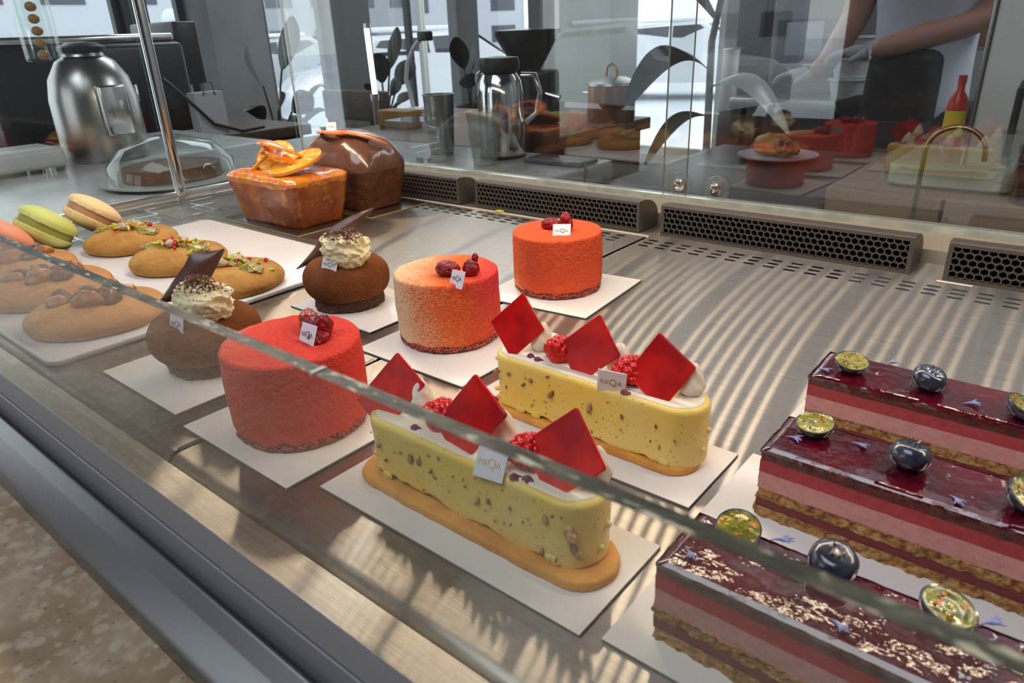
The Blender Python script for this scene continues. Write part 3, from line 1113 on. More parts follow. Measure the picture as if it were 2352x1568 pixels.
def sheet_from(parent, rowsA, rowsB, mat_, name, thick=0.0007, bulge=0.0, nx=18, label=None):
    """thin curved plate between two edge polylines (same number of points)"""
    g = G()
    m_ = len(rowsA)
    top, bot = [], []
    def lerp_poly(P, t):
        f = t * (m_ - 1)
        i = min(int(f), m_ - 2)
        return Vector(P[i]).lerp(Vector(P[i + 1]), f - i)
    nu, nv = nx, 8
    pts = [[lerp_poly(rowsA, u / nu).lerp(lerp_poly(rowsB, u / nu), v / nv) for v in range(nv + 1)] for u in range(nu + 1)]
    nrm = (pts[nu // 2][nv] - pts[nu // 2][0]).cross(pts[nu][nv // 2] - pts[0][nv // 2]).normalized()
    for u in range(nu + 1):
        for v in range(nv + 1):
            b_ = bulge * math.sin(PI * v / nv) + bulge * 0.8 * math.sin(PI * u / nu)
            pts[u][v] = pts[u][v] + nrm * b_
    W = nv + 1
    V = [pts[u][v] + nrm * thick / 2 for u in range(nu + 1) for v in range(W)] + [pts[u][v] - nrm * thick / 2 for u in range(nu + 1) for v in range(W)]
    o = (nu + 1) * W
    F = []
    for u in range(nu):
        for v in range(nv):
            a, b2, c2, d2 = u * W + v, u * W + v + 1, (u + 1) * W + v + 1, (u + 1) * W + v
            F.append((a, b2, c2, d2))
            F.append((o + d2, o + c2, o + b2, o + a))
    for u in range(nu):
        F.append((u * W, (u + 1) * W, o + (u + 1) * W, o + u * W))
        F.append((u * W + nv, o + u * W + nv, o + (u + 1) * W + nv, (u + 1) * W + nv))
    for v in range(nv):
        F.append((v, o + v, o + v + 1, v + 1))
        e = nu * W
        F.append((e + v, e + v + 1, o + e + v + 1, o + e + v))
    g.add(V, F)
    return g.build(name, mat_, parent, label=label)


cd1 = cocoa_dome((-0.4375, 0.2010), 0.0358, 'cocoa dome behind the front glass with a broad chocolate shard', 3)
quenelle(cd1, (0.0140, -0.0030, 0.0462), (0.0165, 0.0130, 0.0138), 2.0, (0, 0.15, 0.55))
P1 = Vector((-0.4375, 0.2010, BT))
A = [(-0.4582, 0.1857, 0.0474), (-0.4534, 0.1953, 0.0585), (-0.4493, 0.2033, 0.0674), (-0.4479, 0.208, 0.0744), (-0.4399, 0.2154, 0.0753), (-0.4322, 0.2228, 0.077)]
B = [(-0.457, 0.1858, 0.0455), (-0.4478, 0.194, 0.0464), (-0.4405, 0.2038, 0.0534), (-0.4349, 0.2114, 0.0589), (-0.4331, 0.2171, 0.0672), (-0.4319, 0.2227, 0.0762)]
sheet_from(cd1, [Vector(p) - P1 for p in A], [Vector(p) - P1 for p in B], CHOC, 'chocolate_shard', bulge=0.0025)
name_tag(cd1, (0.0127, -0.0240, 0.0339), math.radians(4), math.radians(-15), w_=0.0144, h_=0.0105, roll=math.radians(-2))

cd2 = cocoa_dome((-0.4520, 0.3300), 0.0345, 'cocoa dome on its own board farther back with a pointed chocolate leaf', 14)
quenelle(cd2, (0.0135, -0.0075, 0.0475), (0.0170, 0.0130, 0.0140), 9.0, (0, 0.1, 0.5))
P2 = Vector((-0.4520, 0.3300, BT))
A = [(-0.4903, 0.3103, 0.029), (-0.4819, 0.3229, 0.0426), (-0.4748, 0.3353, 0.0581), (-0.4622, 0.349, 0.0676), (-0.4481, 0.3621, 0.0737)]
B = [(-0.49, 0.3104, 0.0286), (-0.4782, 0.3216, 0.034), (-0.4676, 0.334, 0.0439), (-0.4571, 0.3476, 0.0567), (-0.4478, 0.3622, 0.0733)]
sheet_from(cd2, [Vector(p) - P2 for p in A], [Vector(p) - P2 for p in B], CHOC, 'chocolate_leaf', bulge=0.0022)
name_tag(cd2, (0.0105, -0.0240, 0.0345), math.radians(14), math.radians(-24), w_=0.0145, h_=0.0119, roll=math.radians(3))


# ================================================================== YELLOW TARTS
def diamond(parent, c, label=None):
    c = [Vector(p) for p in c]
    n = (c[1] - c[0]).cross(c[3] - c[0]).normalized()
    ctr = sum(c, Vector()) / 4
    if n.y > 0: n = -n
    th = 0.0013
    g = G()
    ring = []
    N_ = 5
    # outline with slightly rounded corners and tiny unevenness
    out = []
    for i in range(4):
        a, b2 = c[i], c[(i + 1) % 4]
        for k in range(N_):
            out.append(a.lerp(b2, 0.03 + 0.94 * k / (N_ - 1)))
    m_ = len(out)
    V, F = [], []
    for (s_, d_) in ((1.0, 0), (1.0, th * 0.75), (0.975, th), (0.93, th * 0.93)):
        V += [ctr + (p - ctr) * s_ + n * (d_ - th / 2) for p in out]
    for j in range(3):
        for i in range(m_):
            i2 = (i + 1) % m_
            F.append((j * m_ + i, j * m_ + i2, (j + 1) * m_ + i2, (j + 1) * m_ + i))
    F.append(tuple(3 * m_ + i for i in range(m_)))
    F.append(tuple(range(m_ - 1, -1, -1)))
    g.add(V, F)
    return g.build('red_plate', REDCH, parent)


def raspberry(parent, c, s, rot, seed):
    """half raspberry made of drupelets around a hollow"""
    R_ = Euler(rot).to_matrix()
    g = G()
    rnd = random.Random(seed)
    for (zz, rr, n, off) in ((0.0, 1.0, 11, 0), (0.42, 0.88, 10, 0.3), (0.82, 0.66, 8, 0.1), (1.10, 0.36, 5, 0.5), (1.22, 0.0, 1, 0), (-0.12, 0.66, 8, 0.2), (-0.10, 0.34, 5, 0.2)):
        for k in range(n):
            a = 2 * PI * (k + off) / n
            p = Vector((rr * math.cos(a), rr * math.sin(a), zz)) * s * 0.78
            d = s * 0.30 * rnd.uniform(0.85, 1.15)
            q = R_ @ p
            g.ell((c[0] + q.x, c[1] + q.y, c[2] + q.z), (d, d, d), 10, 7)
    g.ell(c, (s * 0.7, s * 0.7, s * 0.7), 12, 8)
    return g.build('raspberry', RASP, parent)


def dollop(parent, c, r, h, rz, seed):
    g = G()
    V, F = [], []
    n, m_ = 56, 30
    for j in range(m_ + 1):
        t = j / m_
        rad = r * (math.sin(min(1, t * 1.9 + 0.35) * PI / 2)) * (1 - t) ** 0.55
        z = h * t
        for k in range(n):
            a = 2 * PI * k / n
            tw = a + t * 2.2 + rz
            q = rad * (1 + 0.035 * math.cos(tw * 5))
            V.append((c[0] + q * math.cos(a) + 0.12 * r * t, c[1] + q * math.sin(a), c[2] + z + 0.0004 * nz((a, t * 3, 0), 2, seed)))
    for j in range(m_):
        for k in range(n):
            k2 = (k + 1) % n
            F.append((j * n + k, j * n + k2, (j + 1) * n + k2, (j + 1) * n + k))
    F.append(tuple(range(n - 1, -1, -1)))
    F.append(tuple(m_ * n + k for k in range(n)))
    g.add(V, F)
    return g.build('cream_dollop', CREAM, parent)


def petal_bits(parent, spots, mat_, name='petal_piece', s=0.0035):
    for i, (x, y, z, a) in enumerate(spots):
        rnd = random.Random(i * 7 + int(abs(x) * 1e4))
        V, F = [], []
        for k in range(5):
            t = k / 4
            w_ = s * 0.45 * math.sin(PI * (0.12 + 0.8 * t)) * rnd.uniform(0.7, 1.2)
            for sgn in (-1, 1):
                px, py = (t - 0.5) * s * 1.5, sgn * w_
                V.append((x + px * math.cos(a) - py * math.sin(a), y + px * math.sin(a) + py * math.cos(a), z + 0.0007 * math.sin(t * 5) + 0.0006 * sgn + 0.0006))
        for k in range(4): F.append((2 * k, 2 * k + 1, 2 * k + 3, 2 * k + 2))
        nV = len(V)
        V += [(a_, b_, c_ - 0.0002) for a_, b_, c_ in V]
        F += [tuple(nV + i_ for i_ in reversed(f)) for f in F]
        for k in range(4):
            F.append((2 * k, 2 * k + 2, nV + 2 * k + 2, nV + 2 * k))
            F.append((2 * k + 1, nV + 2 * k + 1, nV + 2 * k + 3, 2 * k + 3))
        G().add(V, F).build(name, mat_, parent)


def tart(x0, x1, yc, hw, cookie, label, seed, nuts):
    ox = (x0 + x1) / 2
    t = empty('almond_tart', (ox, yc, BT), label, 'tart', 'yellow almond tarts with red plates')
    # biscuit
    cx0, cx1, cy, chw = cookie
    g = G().prism(stadium(cx0 - ox, cx1 - ox, cy - yc, chw, 18, 34), 0.0001, 0.0046, 0.0012, 0.0016, 4, fan=True)
    def fc(p):
        k = nz(p, 110, seed) * 0.0007 + nz(p, 320, seed) * 0.0003
        return p + Vector((k, k, k * 0.5 if p.z > 0.002 else 0))
    g.warp(fc).build('shortbread_base', BISC, t)
    # coated body: dense walls so the lower edge can run in drips
    st = stadium(x0 - ox, x1 - ox, 0, hw, 26, 70)
    g = G().prism(st, 0.0040, 0.0350, 0.0016, 0.0026, 5, vsub=16, fan=True)
    def fbd(p):
        edge = max(0, (0.0095 - p.z) / 0.0055)
        d = nz(Vector((p.x, p.y * 0.3, 0)), 75, seed) * 0.0040 + nz(Vector((p.x, 0, 0)), 210, seed) * 0.0018
        q = Vector(p)
        if p.z < 0.0096: q.z += d * edge + 0.0002
        k = nz(p, 55, seed + 4) * 0.00055 + nz(p, 160, seed) * 0.00018
        q.y += k
        q.x += k * 0.6
        # thin raised rim around a shallow dished top
        return q
    g.warp(fbd)
    # drips standing off the lower edge
    rnd = random.Random(seed)
    for i in range(3):
        xx = rnd.uniform(x0 - ox + 0.01, x1 - ox - 0.01)
        g.ell((xx, -hw + 0.0002, 0.0062), (0.0034, 0.0012, 0.0024), 14, 9)
    for (a_, b_, c_) in ((x0 - ox - 0.0008, -0.004, 0.027), (x0 - ox - 0.0006, -0.006, 0.0085), (x1 - ox + 0.0003, 0.002, 0.021), (x1 - ox, -0.002, 0.012)):
        g.ell((a_, b_, c_), (0.0016, 0.0014, 0.0015), 12, 9)
    g.build('chocolate_coating', YEL, t)
    # smooth cream filling inside the rim
    g = G().prism(stadium(x0 - ox + 0.0024, x1 - ox - 0.0024, 0, hw - 0.0024, 18, 30), 0.033, 0.0356, 0.0002, 0.0010, 3)
    g.build('cream_filling', CREAM, t)
    # almond pieces set in the coating
    g = G()
    for (fx, fz, s_, side) in nuts:
        px = x0 - ox + (x1 - x0) * fx
        if side == 'f': c = (px, -hw - 0.0001, 0.005 + 0.029 * fz)
        else: c = (x1 - ox - 0.0012, -0.004, 0.005 + 0.029 * fz)
        rot = Euler((rnd.uniform(0, 3), rnd.uniform(0, 3), rnd.uniform(0, 3)))
        g.ell(c, (s_, s_ * 0.62, s_ * 0.42), 7, 5, rot)
    g.build('almond_pieces', NUT, t, smooth=False, kind='stuff')
    return t


rnd = random.Random(3)
n1 = [(0.10, 0.62, 0.0024, 'f'), (0.13, 0.35, 0.0015, 'f'), (0.27, 0.62, 0.0030, 'f'), (0.31, 0.64, 0.0030, 'f'), (0.22, 0.66, 0.0014, 'f'), (0.36, 0.84, 0.0012, 'f'), (0.41, 0.87, 0.0014, 'f'), (0.37, 0.58, 0.0018, 'f'), (0.385, 0.50, 0.0020, 'f'),
      (0.53, 0.60, 0.0014, 'f'), (0.58, 0.44, 0.0024, 'f'), (0.63, 0.54, 0.0022, 'f'), (0.72, 0.60, 0.0013, 'f'), (0.79, 0.56, 0.0012, 'f'), (0.86, 0.70, 0.0026, 'f'), (0.845, 0.12, 0.0022, 'f'), (0.90, 0.08, 0.0016, 'f'), (0.95, 0.62, 0.0042, 'f'), (0.965, 0.44, 0.0036, 'f'), (0.98, 0.36, 0.0030, 'f'), (0.72, 0.30, 0.0010, 'f'), (0.45, 0.35, 0.0009, 'f')]
n1 += [(rnd.uniform(0.05, 0.95), rnd.uniform(0.1, 0.9), rnd.uniform(0.0005, 0.0010), 'f') for _ in range(26)]
n2 = [(0.06, 0.70, 0.0024, 'f'), (0.13, 0.72, 0.0026, 'f'), (0.11, 0.42, 0.0012, 'f'), (0.21, 0.60, 0.0020, 'f'), (0.25, 0.74, 0.0020, 'f'), (0.36, 0.60, 0.0032, 'f'), (0.34, 0.93, 0.0018, 'f'), (0.55, 0.60, 0.0036, 'f'), (0.25, 0.22, 0.0010, 'f'), (0.70, 0.62, 0.0016, 'f'), (0.56, 0.12, 0.0012, 'f'), (0.85, 0.66, 0.0015, 'f'), (0.87, 0.30, 0.0016, 'f'), (0.93, 0.50, 0.0013, 'f')]
n2 += [(rnd.uniform(0.05, 0.95), rnd.uniform(0.1, 0.9), rnd.uniform(0.0004, 0.0009), 'f') for _ in range(30)]

TA = tart(-0.2475, -0.1185, 0.1905, 0.0140, (-0.2535, -0.1115, 0.1870, 0.0165), 'yellow almond tart with red plates in front, partly behind the glass edge', 2, n1)
TB = tart(-0.2435, -0.1180, 0.2785, 0.0145, (-0.2455, -0.1190, 0.2765, 0.0148), 'yellow almond tart with red plates standing clear behind the front one', 8, n2)
OA = Vector((-0.183, 0.1905, BT))
OB = Vector((-0.18075, 0.2785, BT))
for quad in ([(-0.2397, 0.198, 0.0625), (-0.22, 0.1957, 0.0517), (-0.2358, 0.1806, 0.0278), (-0.2554, 0.1828, 0.0387)],
             [(-0.1884, 0.1968, 0.0663), (-0.1648, 0.1892, 0.0572), (-0.1831, 0.1791, 0.0311), (-0.2056, 0.1869, 0.0409)],
             [(-0.1365, 0.1977, 0.0664), (-0.1172, 0.189, 0.0501), (-0.1379, 0.1811, 0.0309), (-0.1571, 0.1898, 0.0471)]):
    diamond(TA, [Vector(p) - OA for p in quad])
for quad in ([(-0.2326, 0.2852, 0.0677), (-0.2154, 0.2813, 0.0507), (-0.229, 0.2687, 0.0344), (-0.2466, 0.2725, 0.0514)],
             [(-0.1819, 0.2842, 0.0664), (-0.1657, 0.2782, 0.0495), (-0.186, 0.2707, 0.031), (-0.2023, 0.2766, 0.0475)],
             [(-0.1486, 0.2856, 0.064), (-0.1261, 0.2806, 0.0531), (-0.1365, 0.268, 0.0322), (-0.1591, 0.2731, 0.0433)]):
    diamond(TB, [Vector(p) - OB for p in quad])
for (t, O, sx) in ((TA, OA, 0), (TB, OB, 1)):
    xs = (-0.2250, -0.1740, -0.1270) if sx == 0 else (-0.2200, -0.1700, -0.1300)
    for i, x_ in enumerate(xs):
        dollop(t, (x_ - O.x, 0.0060, 0.0352), 0.0082, 0.0165, i * 1.3, i)
    rx = (-0.2060, -0.1560) if sx == 0 else (-0.2035, -0.1600)
    for i, x_ in enumerate(rx):
        raspberry(t, (x_ - O.x, -0.0010, 0.0395), 0.0088, (-0.9 if i == 0 else -0.2, 0.35, 0.3), i + sx * 3)
petal_bits(TA, [(-0.0305, -0.0085, 0.0354, 0.5), (0.030, -0.0115, 0.0354, 0.9), (0.035, -0.0100, 0.0354, 0.2)], PETAL)
petal_bits(TB, [(-0.0370, -0.0065, 0.0354, 0.1), (-0.0310, -0.0075, 0.0354, 0.4), (0.0260, -0.0125, 0.0352, 0.4), (-0.0600, -0.0130, 0.0052, 0.5)], PETAL)
name_tag(TA, (0.0185, -0.0153, 0.0335), math.radians(4), math.radians(-30), w_=0.0148, h_=0.0112, roll=math.radians(-3), gold=True)
name_tag(TB, (0.0177, -0.0126, 0.0338), math.radians(18), math.radians(8), w_=0.0142, h_=0.0122, roll=math.radians(4), gold=True)

# ================================================================== LAYERED BERRY BARS
GLAZE = mk('dark_ruby_glaze', (0.055, 0.0015, 0.008), 0.05, spec=0.7, coat=1.0, coat_r=0.02,
           var=[(30, (0.13, 0.003, 0.013), 0.4, 0.75, 3)], bumps=[(55, 0.9, 0.0030, 2), (190, 0.5, 0.0009, 3)])
GLAZE2 = mk('seedy_jelly_edge', (0.13, 0.018, 0.022), 0.35, spec=0.5, coat=0.4, var=[(260, (0.045, 0.02, 0.02), 0.45, 0.6, 3)],
            bumps=[(420, 0.8, 0.0012, 3)])
LRED = mk('red_mousse', (0.46, 0.075, 0.075), 0.6, spec=0.3, var=[(400, (0.38, 0.055, 0.06), 0.4, 0.7, 2)], bumps=[(600, 0.3, 0.0004, 2)])
LPINK = mk('pink_mousse', (0.66, 0.33, 0.30), 0.6, spots=[(520, (0.34, 0.10, 0.10), 0.13)],
           var=[(260, (0.60, 0.28, 0.26), 0.4, 0.7, 3)], bumps=[(500, 0.4, 0.0006, 3)])
LWINE = mk('wine_ganache', (0.17, 0.030, 0.032), 0.45, bumps=[(300, 0.2, 0.0004, 2)])
SPONGE = mk('nut_sponge', (0.46, 0.25, 0.085), 0.8, var=[(340, (0.20, 0.075, 0.020), 0.46, 0.66, 4), (160, (0.58, 0.36, 0.15), 0.55, 0.75, 3)],
            bumps=[(430, 1.0, 0.0030, 4)])
BLUEB = mk('blueberry_skin', (0.018, 0.022, 0.040), 0.22, spec=0.6, coat=0.7, coat_r=0.06,
           var=[(110, (0.045, 0.055, 0.085), 0.42, 0.72, 4)], bumps=[(70, 0.15, 0.001, 2)])
BFLESH = mk('cut_blueberry_flesh', (0.27, 0.26, 0.03), 0.14, spec=0.5, coat=0.6, coat_r=0.04,
            var=[(200, (0.13, 0.13, 0.015), 0.42, 0.62, 3), (300, (0.60, 0.20, 0.02), 0.64, 0.70, 1)], bumps=[(180, 0.9, 0.0022, 3)])


def slab_layer(x0, x1, y0, y1, z0, z1, amp, seed, top_dome=0.0, n=(86, 22, 5)):
    """box-like layer with rough cut faces"""
    g = G()
    nx, ny, nz_ = n
    idx = {}
    def P(i, j, k):
        x = x0 + (x1 - x0) * i / nx
        y = y0 + (y1 - y0) * j / ny
        z = z0 + (z1 - z0) * k / nz_
        ex = (-1 if i == 0 else (1 if i == nx else 0))
        ey = (-1 if j == 0 else (1 if j == ny else 0))
        p = Vector((x, y, z))
        d = nz(p, 170, seed) * amp + nz(p, 480, seed) * amp * 0.7
        p.x += ex * d; p.y += ey * d
        wv = 0.0009 * nz(Vector((x, 0, 0)), 30, seed) * (1 if k == nz_ or k == 0 else 1)
        if top_dome and k == nz_:
            ed = min(i, nx - i) / 3.0
            ej = min(j, ny - j) / 2.0
            q = min(1, ed, ej)
            p.z += -top_dome * (1 - q) + 0.0004 * nz(p, 60, seed)
        return p
    def vid(i, j, k):
        if (i, j, k) not in idx:
            idx[(i, j, k)] = len(g.v)
            g.v.append(tuple(P(i, j, k)))
        return idx[(i, j, k)]
    F = g.f
    for i in range(nx):
        for j in range(ny):
            F.append((vid(i, j, 0), vid(i, j + 1, 0), vid(i + 1, j + 1, 0), vid(i + 1, j, 0)))
            F.append((vid(i, j, nz_), vid(i + 1, j, nz_), vid(i + 1, j + 1, nz_), vid(i, j + 1, nz_)))
        for k in range(nz_):
            F.append((vid(i, 0, k), vid(i + 1, 0, k), vid(i + 1, 0, k + 1), vid(i, 0, k + 1)))
            F.append((vid(i, ny, k), vid(i, ny, k + 1), vid(i + 1, ny, k + 1), vid(i + 1, ny, k)))
    for j in range(ny):
        for k in range(nz_):
            F.append((vid(0, j, k), vid(0, j, k + 1), vid(0, j + 1, k + 1), vid(0, j + 1, k)))
            F.append((vid(nx, j, k), vid(nx, j + 1, k), vid(nx, j + 1, k + 1), vid(nx, j, k + 1)))
    return g


def blueberry(parent, c, r, rot, seed):
    t = G()
    def f(p):
        q = 1.0
        if p.z > 0.75: q = 1 - (p.z - 0.75) * 0.9
        return p * q * (1 + 0.03 * nz(p, 2, seed))
    t.ell(c, (r, r, r * 0.80), 36, 24, Euler(rot), f)
    R_ = Euler(rot).to_matrix()
    o = t.build('blueberry', BLUEB, parent)
    g = G()
    for k in range(6):
        a = PI / 3 * k
        p0 = R_ @ Vector((r * 0.24 * math.cos(a - .3), r * 0.24 * math.sin(a - .3), r * 0.64))
        p1 = R_ @ Vector((r * 0.24 * math.cos(a + .3), r * 0.24 * math.sin(a + .3), r * 0.64))
        p2 = R_ @ Vector((r * 0.42 * math.cos(a), r * 0.42 * math.sin(a), r * 0.80))
        C_ = Vector(c)
        up = R_ @ Vector((0, 0, 0.0003))
        g.add([C_ + p0, C_ + p1, C_ + p2, C_ + p0 + up, C_ + p1 + up, C_ + p2 + up], [(0, 2, 1), (3, 4, 5), (0, 1, 4, 3), (1, 2, 5, 4), (2, 0, 3, 5)])
    g.build('crown', BLUEB, o, smooth=False)
    return o


def half_berry(parent, c, r, rot, seed):
    R_ = Euler(rot).to_matrix().to_4x4()
    M = Matrix.Translation(c) @ R_
    prof = [(0.0, -r * 0.80)]
    for k in range(1, 13):
        a = -PI / 2 + PI / 2 * k / 12
        prof.append((r * math.cos(a), r * 0.80 * math.sin(a)))
    g = G().lathe(prof + [(r * 0.985, 0.0004), (r * 0.93, 0.0003)], 40, M=M, cap=False)
    o = g.build('blueberry_half', BLUEB, parent, label='halved blueberry, cut side up')
    g = G()
    pr = [(r * 0.94, 0.0002)] + [(r * q, 0.0002 + 0.0003 * math.sin(q * 5)) for q in (0.85, 0.75, 0.62, 0.5, 0.38, 0.25, 0.12, 0.02)]
    g.lathe([(a_, b_) for a_, b_ in reversed(pr)], 40, M=M, cap=False)
    g.build('cut_face', BFLESH, o)
    g = G()
    rnd_ = random.Random(seed)
    for k in range(7):
        a = rnd_.uniform(0, 6.3); q = rnd_.uniform(0.35, 0.75) * r
        p = M @ Vector((q * math.cos(a), q * math.sin(a), 0.0007))
        g.ell(p, (0.00055, 0.0004, 0.0004), 7, 5)
    g.build('seeds', mk('orange_seed', (0.55, 0.16, 0.02), 0.3), o, kind='stuff')
    return o


def corn_petal(parent, c, a, s, seed):
    """frilly blue cornflower petal"""
    rnd_ = random.Random(seed)
    g = G()
    base = Vector(c)
    d = Vector((math.cos(a), math.sin(a), 0))
    side = Vector((-d.y, d.x, 0))
    pts = [base + d * s * t + side * s * 0.12 * math.sin(t * 4) + Vector((0, 0, 0.0004 + 0.0006 * math.sin(t * 3))) for t in (0, 0.15, 0.3, 0.45, 0.6)]
    g.tube(pts, [0.00018, 0.00028, 0.00050, 0.00070, 0.0006], 6)
    for k in range(4):
        q = (k - 1.5) * 0.45 + rnd_.uniform(-0.1, 0.1)
        e = (d * math.cos(q) + side * math.sin(q)) * s * rnd_.uniform(0.35, 0.55) + Vector((0, 0, rnd_.uniform(0, 0.0012)))
        g.tube([pts[3], pts[3] + e * 0.5 + Vector((0, 0, 0.0003)), pts[3] + e], [0.00055, 0.00045, 0.00012], 6)
    return g.build('blue_petal', BPETAL, parent)


def berry_bar(x0, x1, y0, y1, label, seed):
    ox, oy = x0, (y0 + y1) / 2
    t = empty('berry_bar', (ox, oy, BT), label, 'cake', 'layered berry bars with blueberries')
    L_ = [('lower_sponge', SPONGE, 0.0001, 0.0050, 0.0015, 0.0004), ('ganache_layer', LWINE, 0.0050, 0.0092, 0.0001, 0.0),
          ('upper_sponge', SPONGE, 0.0092, 0.0140, 0.0014, 0.0002), ('pink_layer', LPINK, 0.0140, 0.0222, 0.00016, 0.0),
          ('red_layer', LRED, 0.0222, 0.0282, 0.00014, 0.0), ('jelly_edge', GLAZE2, 0.0282, 0.0318, 0.00035, 0.0)]
    for i, (nm, mt_, z0, z1, amp, out) in enumerate(L_):
        g = slab_layer(x0 - out, x1 + out, y0 - out, y1 + out, z0, z1, amp, seed + i, n=(190, 40, 5) if 'sponge' in nm else (110, 24, 4))
        g.warp(lambda p: p - Vector((ox, oy, 0)))
        g.build(nm, mt_, t)
    g = slab_layer(x0 - 0.0004, x1 + 0.0004, y0 - 0.0003, y1 + 0.0003, 0.0316, 0.0340, 0.0003, seed + 9, top_dome=0.0016, n=(130, 34, 3))
    g.warp(lambda p: p - Vector((ox, oy, 0)))
    g.build('ruby_glaze', GLAZE, t)
    return t, Vector((ox, oy, BT))


ZT = 0.0345 + BT
S1, o1 = berry_bar(-0.0862, 0.050, 0.1720, 0.2050, 'berry bar nearest the camera, crossed by the front glass edge', 3)
S2, o2 = berry_bar(-0.0850, 0.050, 0.2600, 0.2935, 'middle berry bar, showing both sponge layers full length', 30)
S3, o3 = berry_bar(-0.0920, 0.050, 0.3400, 0.3745, 'farthest berry bar, topped by a halved blueberry at its left end', 60)


def at(x, y, z, o): return (x - o.x, y - o.y, z - o.z)


half_berry(S3, at(-0.0765, 0.3545, ZT + 0.0052, o3), 0.0081, (0.20, 0.10, 0.2), 2)
blueberry(S3, at(-0.0420, 0.3555, ZT + 0.0050, o3), 0.0077, (0.15, 0.3, 0.2), 4)
half_berry(S3, at(-0.0030, 0.3500, ZT + 0.0052, o3), 0.0082, (0.30, 0.30, 0.9), 6)
half_berry(S2, at(-0.0715, 0.2835, ZT + 0.0046, o2), 0.0080, (0.12, -0.10, 0.5), 8)
blueberry(S2, at(-0.0335, 0.2790, ZT + 0.0053, o2), 0.0078, (-0.1, 0.2, 0.9), 10)
half_berry(S2, at(0.0060, 0.2760, ZT + 0.0050, o2), 0.0080, (0.35, 0.45, 0.3), 12)
half_berry(S1, at(-0.0700, 0.2000, ZT + 0.0030, o1), 0.0078, (0.30, -0.05, 0.5), 14)
blueberry(S1, at(-0.0385, 0.2000, ZT + 0.0048, o1), 0.0076, (0.2, 0.1, 0.2), 16)
half_berry(S1, at(-0.0060, 0.2010, ZT + 0.0040, o1), 0.0080, (0.15, 0.15, 0.7), 18)
for (x, y, a, o_, S_) in ((-0.0905, 0.3475, -0.3, o3, S3), (-0.0640, 0.3715, 0.9, o3, S3), (-0.0260, 0.3480, 0.25, o3, S3),
                          (-0.0800, 0.2735, -0.2, o2, S2), (-0.0560, 0.2850, -0.5, o2, S2), (-0.0170, 0.2680, -1.0, o2, S2),
                          (-0.0815, 0.1830, -0.9, o1, S1), (-0.0600, 0.2040, 0.3, o1, S1), (-0.0330, 0.1800, -0.7, o1, S1), (0.0020, 0.2030, 0.6, o1, S1)):
    corn_petal(S_, at(x, y, ZT - 0.0006, o_), a, 0.0080, int(abs(x) * 1e4))

# ================================================================== COOKIES
DOUGH = mk('pistachio_cookie_dough', (0.50, 0.27, 0.055), 0.62, spec=0.3, var=[(32, (0.36, 0.165, 0.035), 0.40, 0.7, 3)],
           bumps=[(260, 0.8, 0.0016, 5), (70, 0.6, 0.0022, 4)])
DOUGH2 = mk('caramel_cookie_dough', (0.58, 0.28, 0.085), 0.62, spec=0.3, var=[(32, (0.42, 0.19, 0.060), 0.40, 0.7, 3)],
            bumps=[(260, 0.8, 0.0016, 5), (70, 0.6, 0.0022, 4)])
PISTP = mk('pistachio_paste', (0.26, 0.20, 0.028), 0.28, spec=0.5, coat=0.4, var=[(300, (0.36, 0.33, 0.09), 0.45, 0.65, 4)], bumps=[(260, 0.8, 0.0018, 4)])
PGREEN = mk('pistachio_kernel', (0.46, 0.46, 0.03), 0.45, var=[(300, (0.60, 0.50, 0.10), 0.45, 0.65, 2)])
PRED = mk('freeze_dried_raspberry', (0.55, 0.018, 0.055), 0.6, bumps=[(700, 0.6, 0.0008, 2)])
PSUGAR = mk('sugared_pistachio', (0.52, 0.42, 0.33), 0.6, bumps=[(400, 0.6, 0.001, 3)])
CARA = mk('milk_caramel_drop', (0.33, 0.13, 0.040), 0.26, spec=0.3)
CARD_ = mk('dark_caramel_drop', (0.15, 0.050, 0.020), 0.24, spec=0.3)


def cookie_base(name, loc, r, hgt, mat_, label, seed, grp):
    t = empty(name, (loc[0], loc[1], TT), label, 'cookie', grp)
    g = G()
    prof = [(0, 0.0001), (r * 0.92, 0.0001), (r * 0.975, 0.0016)]
    for k in range(0, 22):
        a = PI / 2 * k / 21
        prof.append((r * math.cos(a) ** 0.62 if k < 21 else 0.0006, 0.0055 + (hgt - 0.0055) * math.sin(a) ** 1.1))
    g.lathe(prof, 90)
    def f(p):
        d = Vector((p.x, p.y, 0))
        ang = math.atan2(p.y, p.x)
        s = 1 + 0.035 * nz((math.cos(ang), math.sin(ang), 0), 1.1, seed) + 0.012 * nz((math.cos(ang), math.sin(ang), 0), 4, seed)
        k = nz(p, 60, seed) * 0.0010 if p.z > 0.001 else 0
        return Vector((p.x * s, p.y * s, p.z + k))
    g.warp(f).build('dough', mat_, t)
    return t


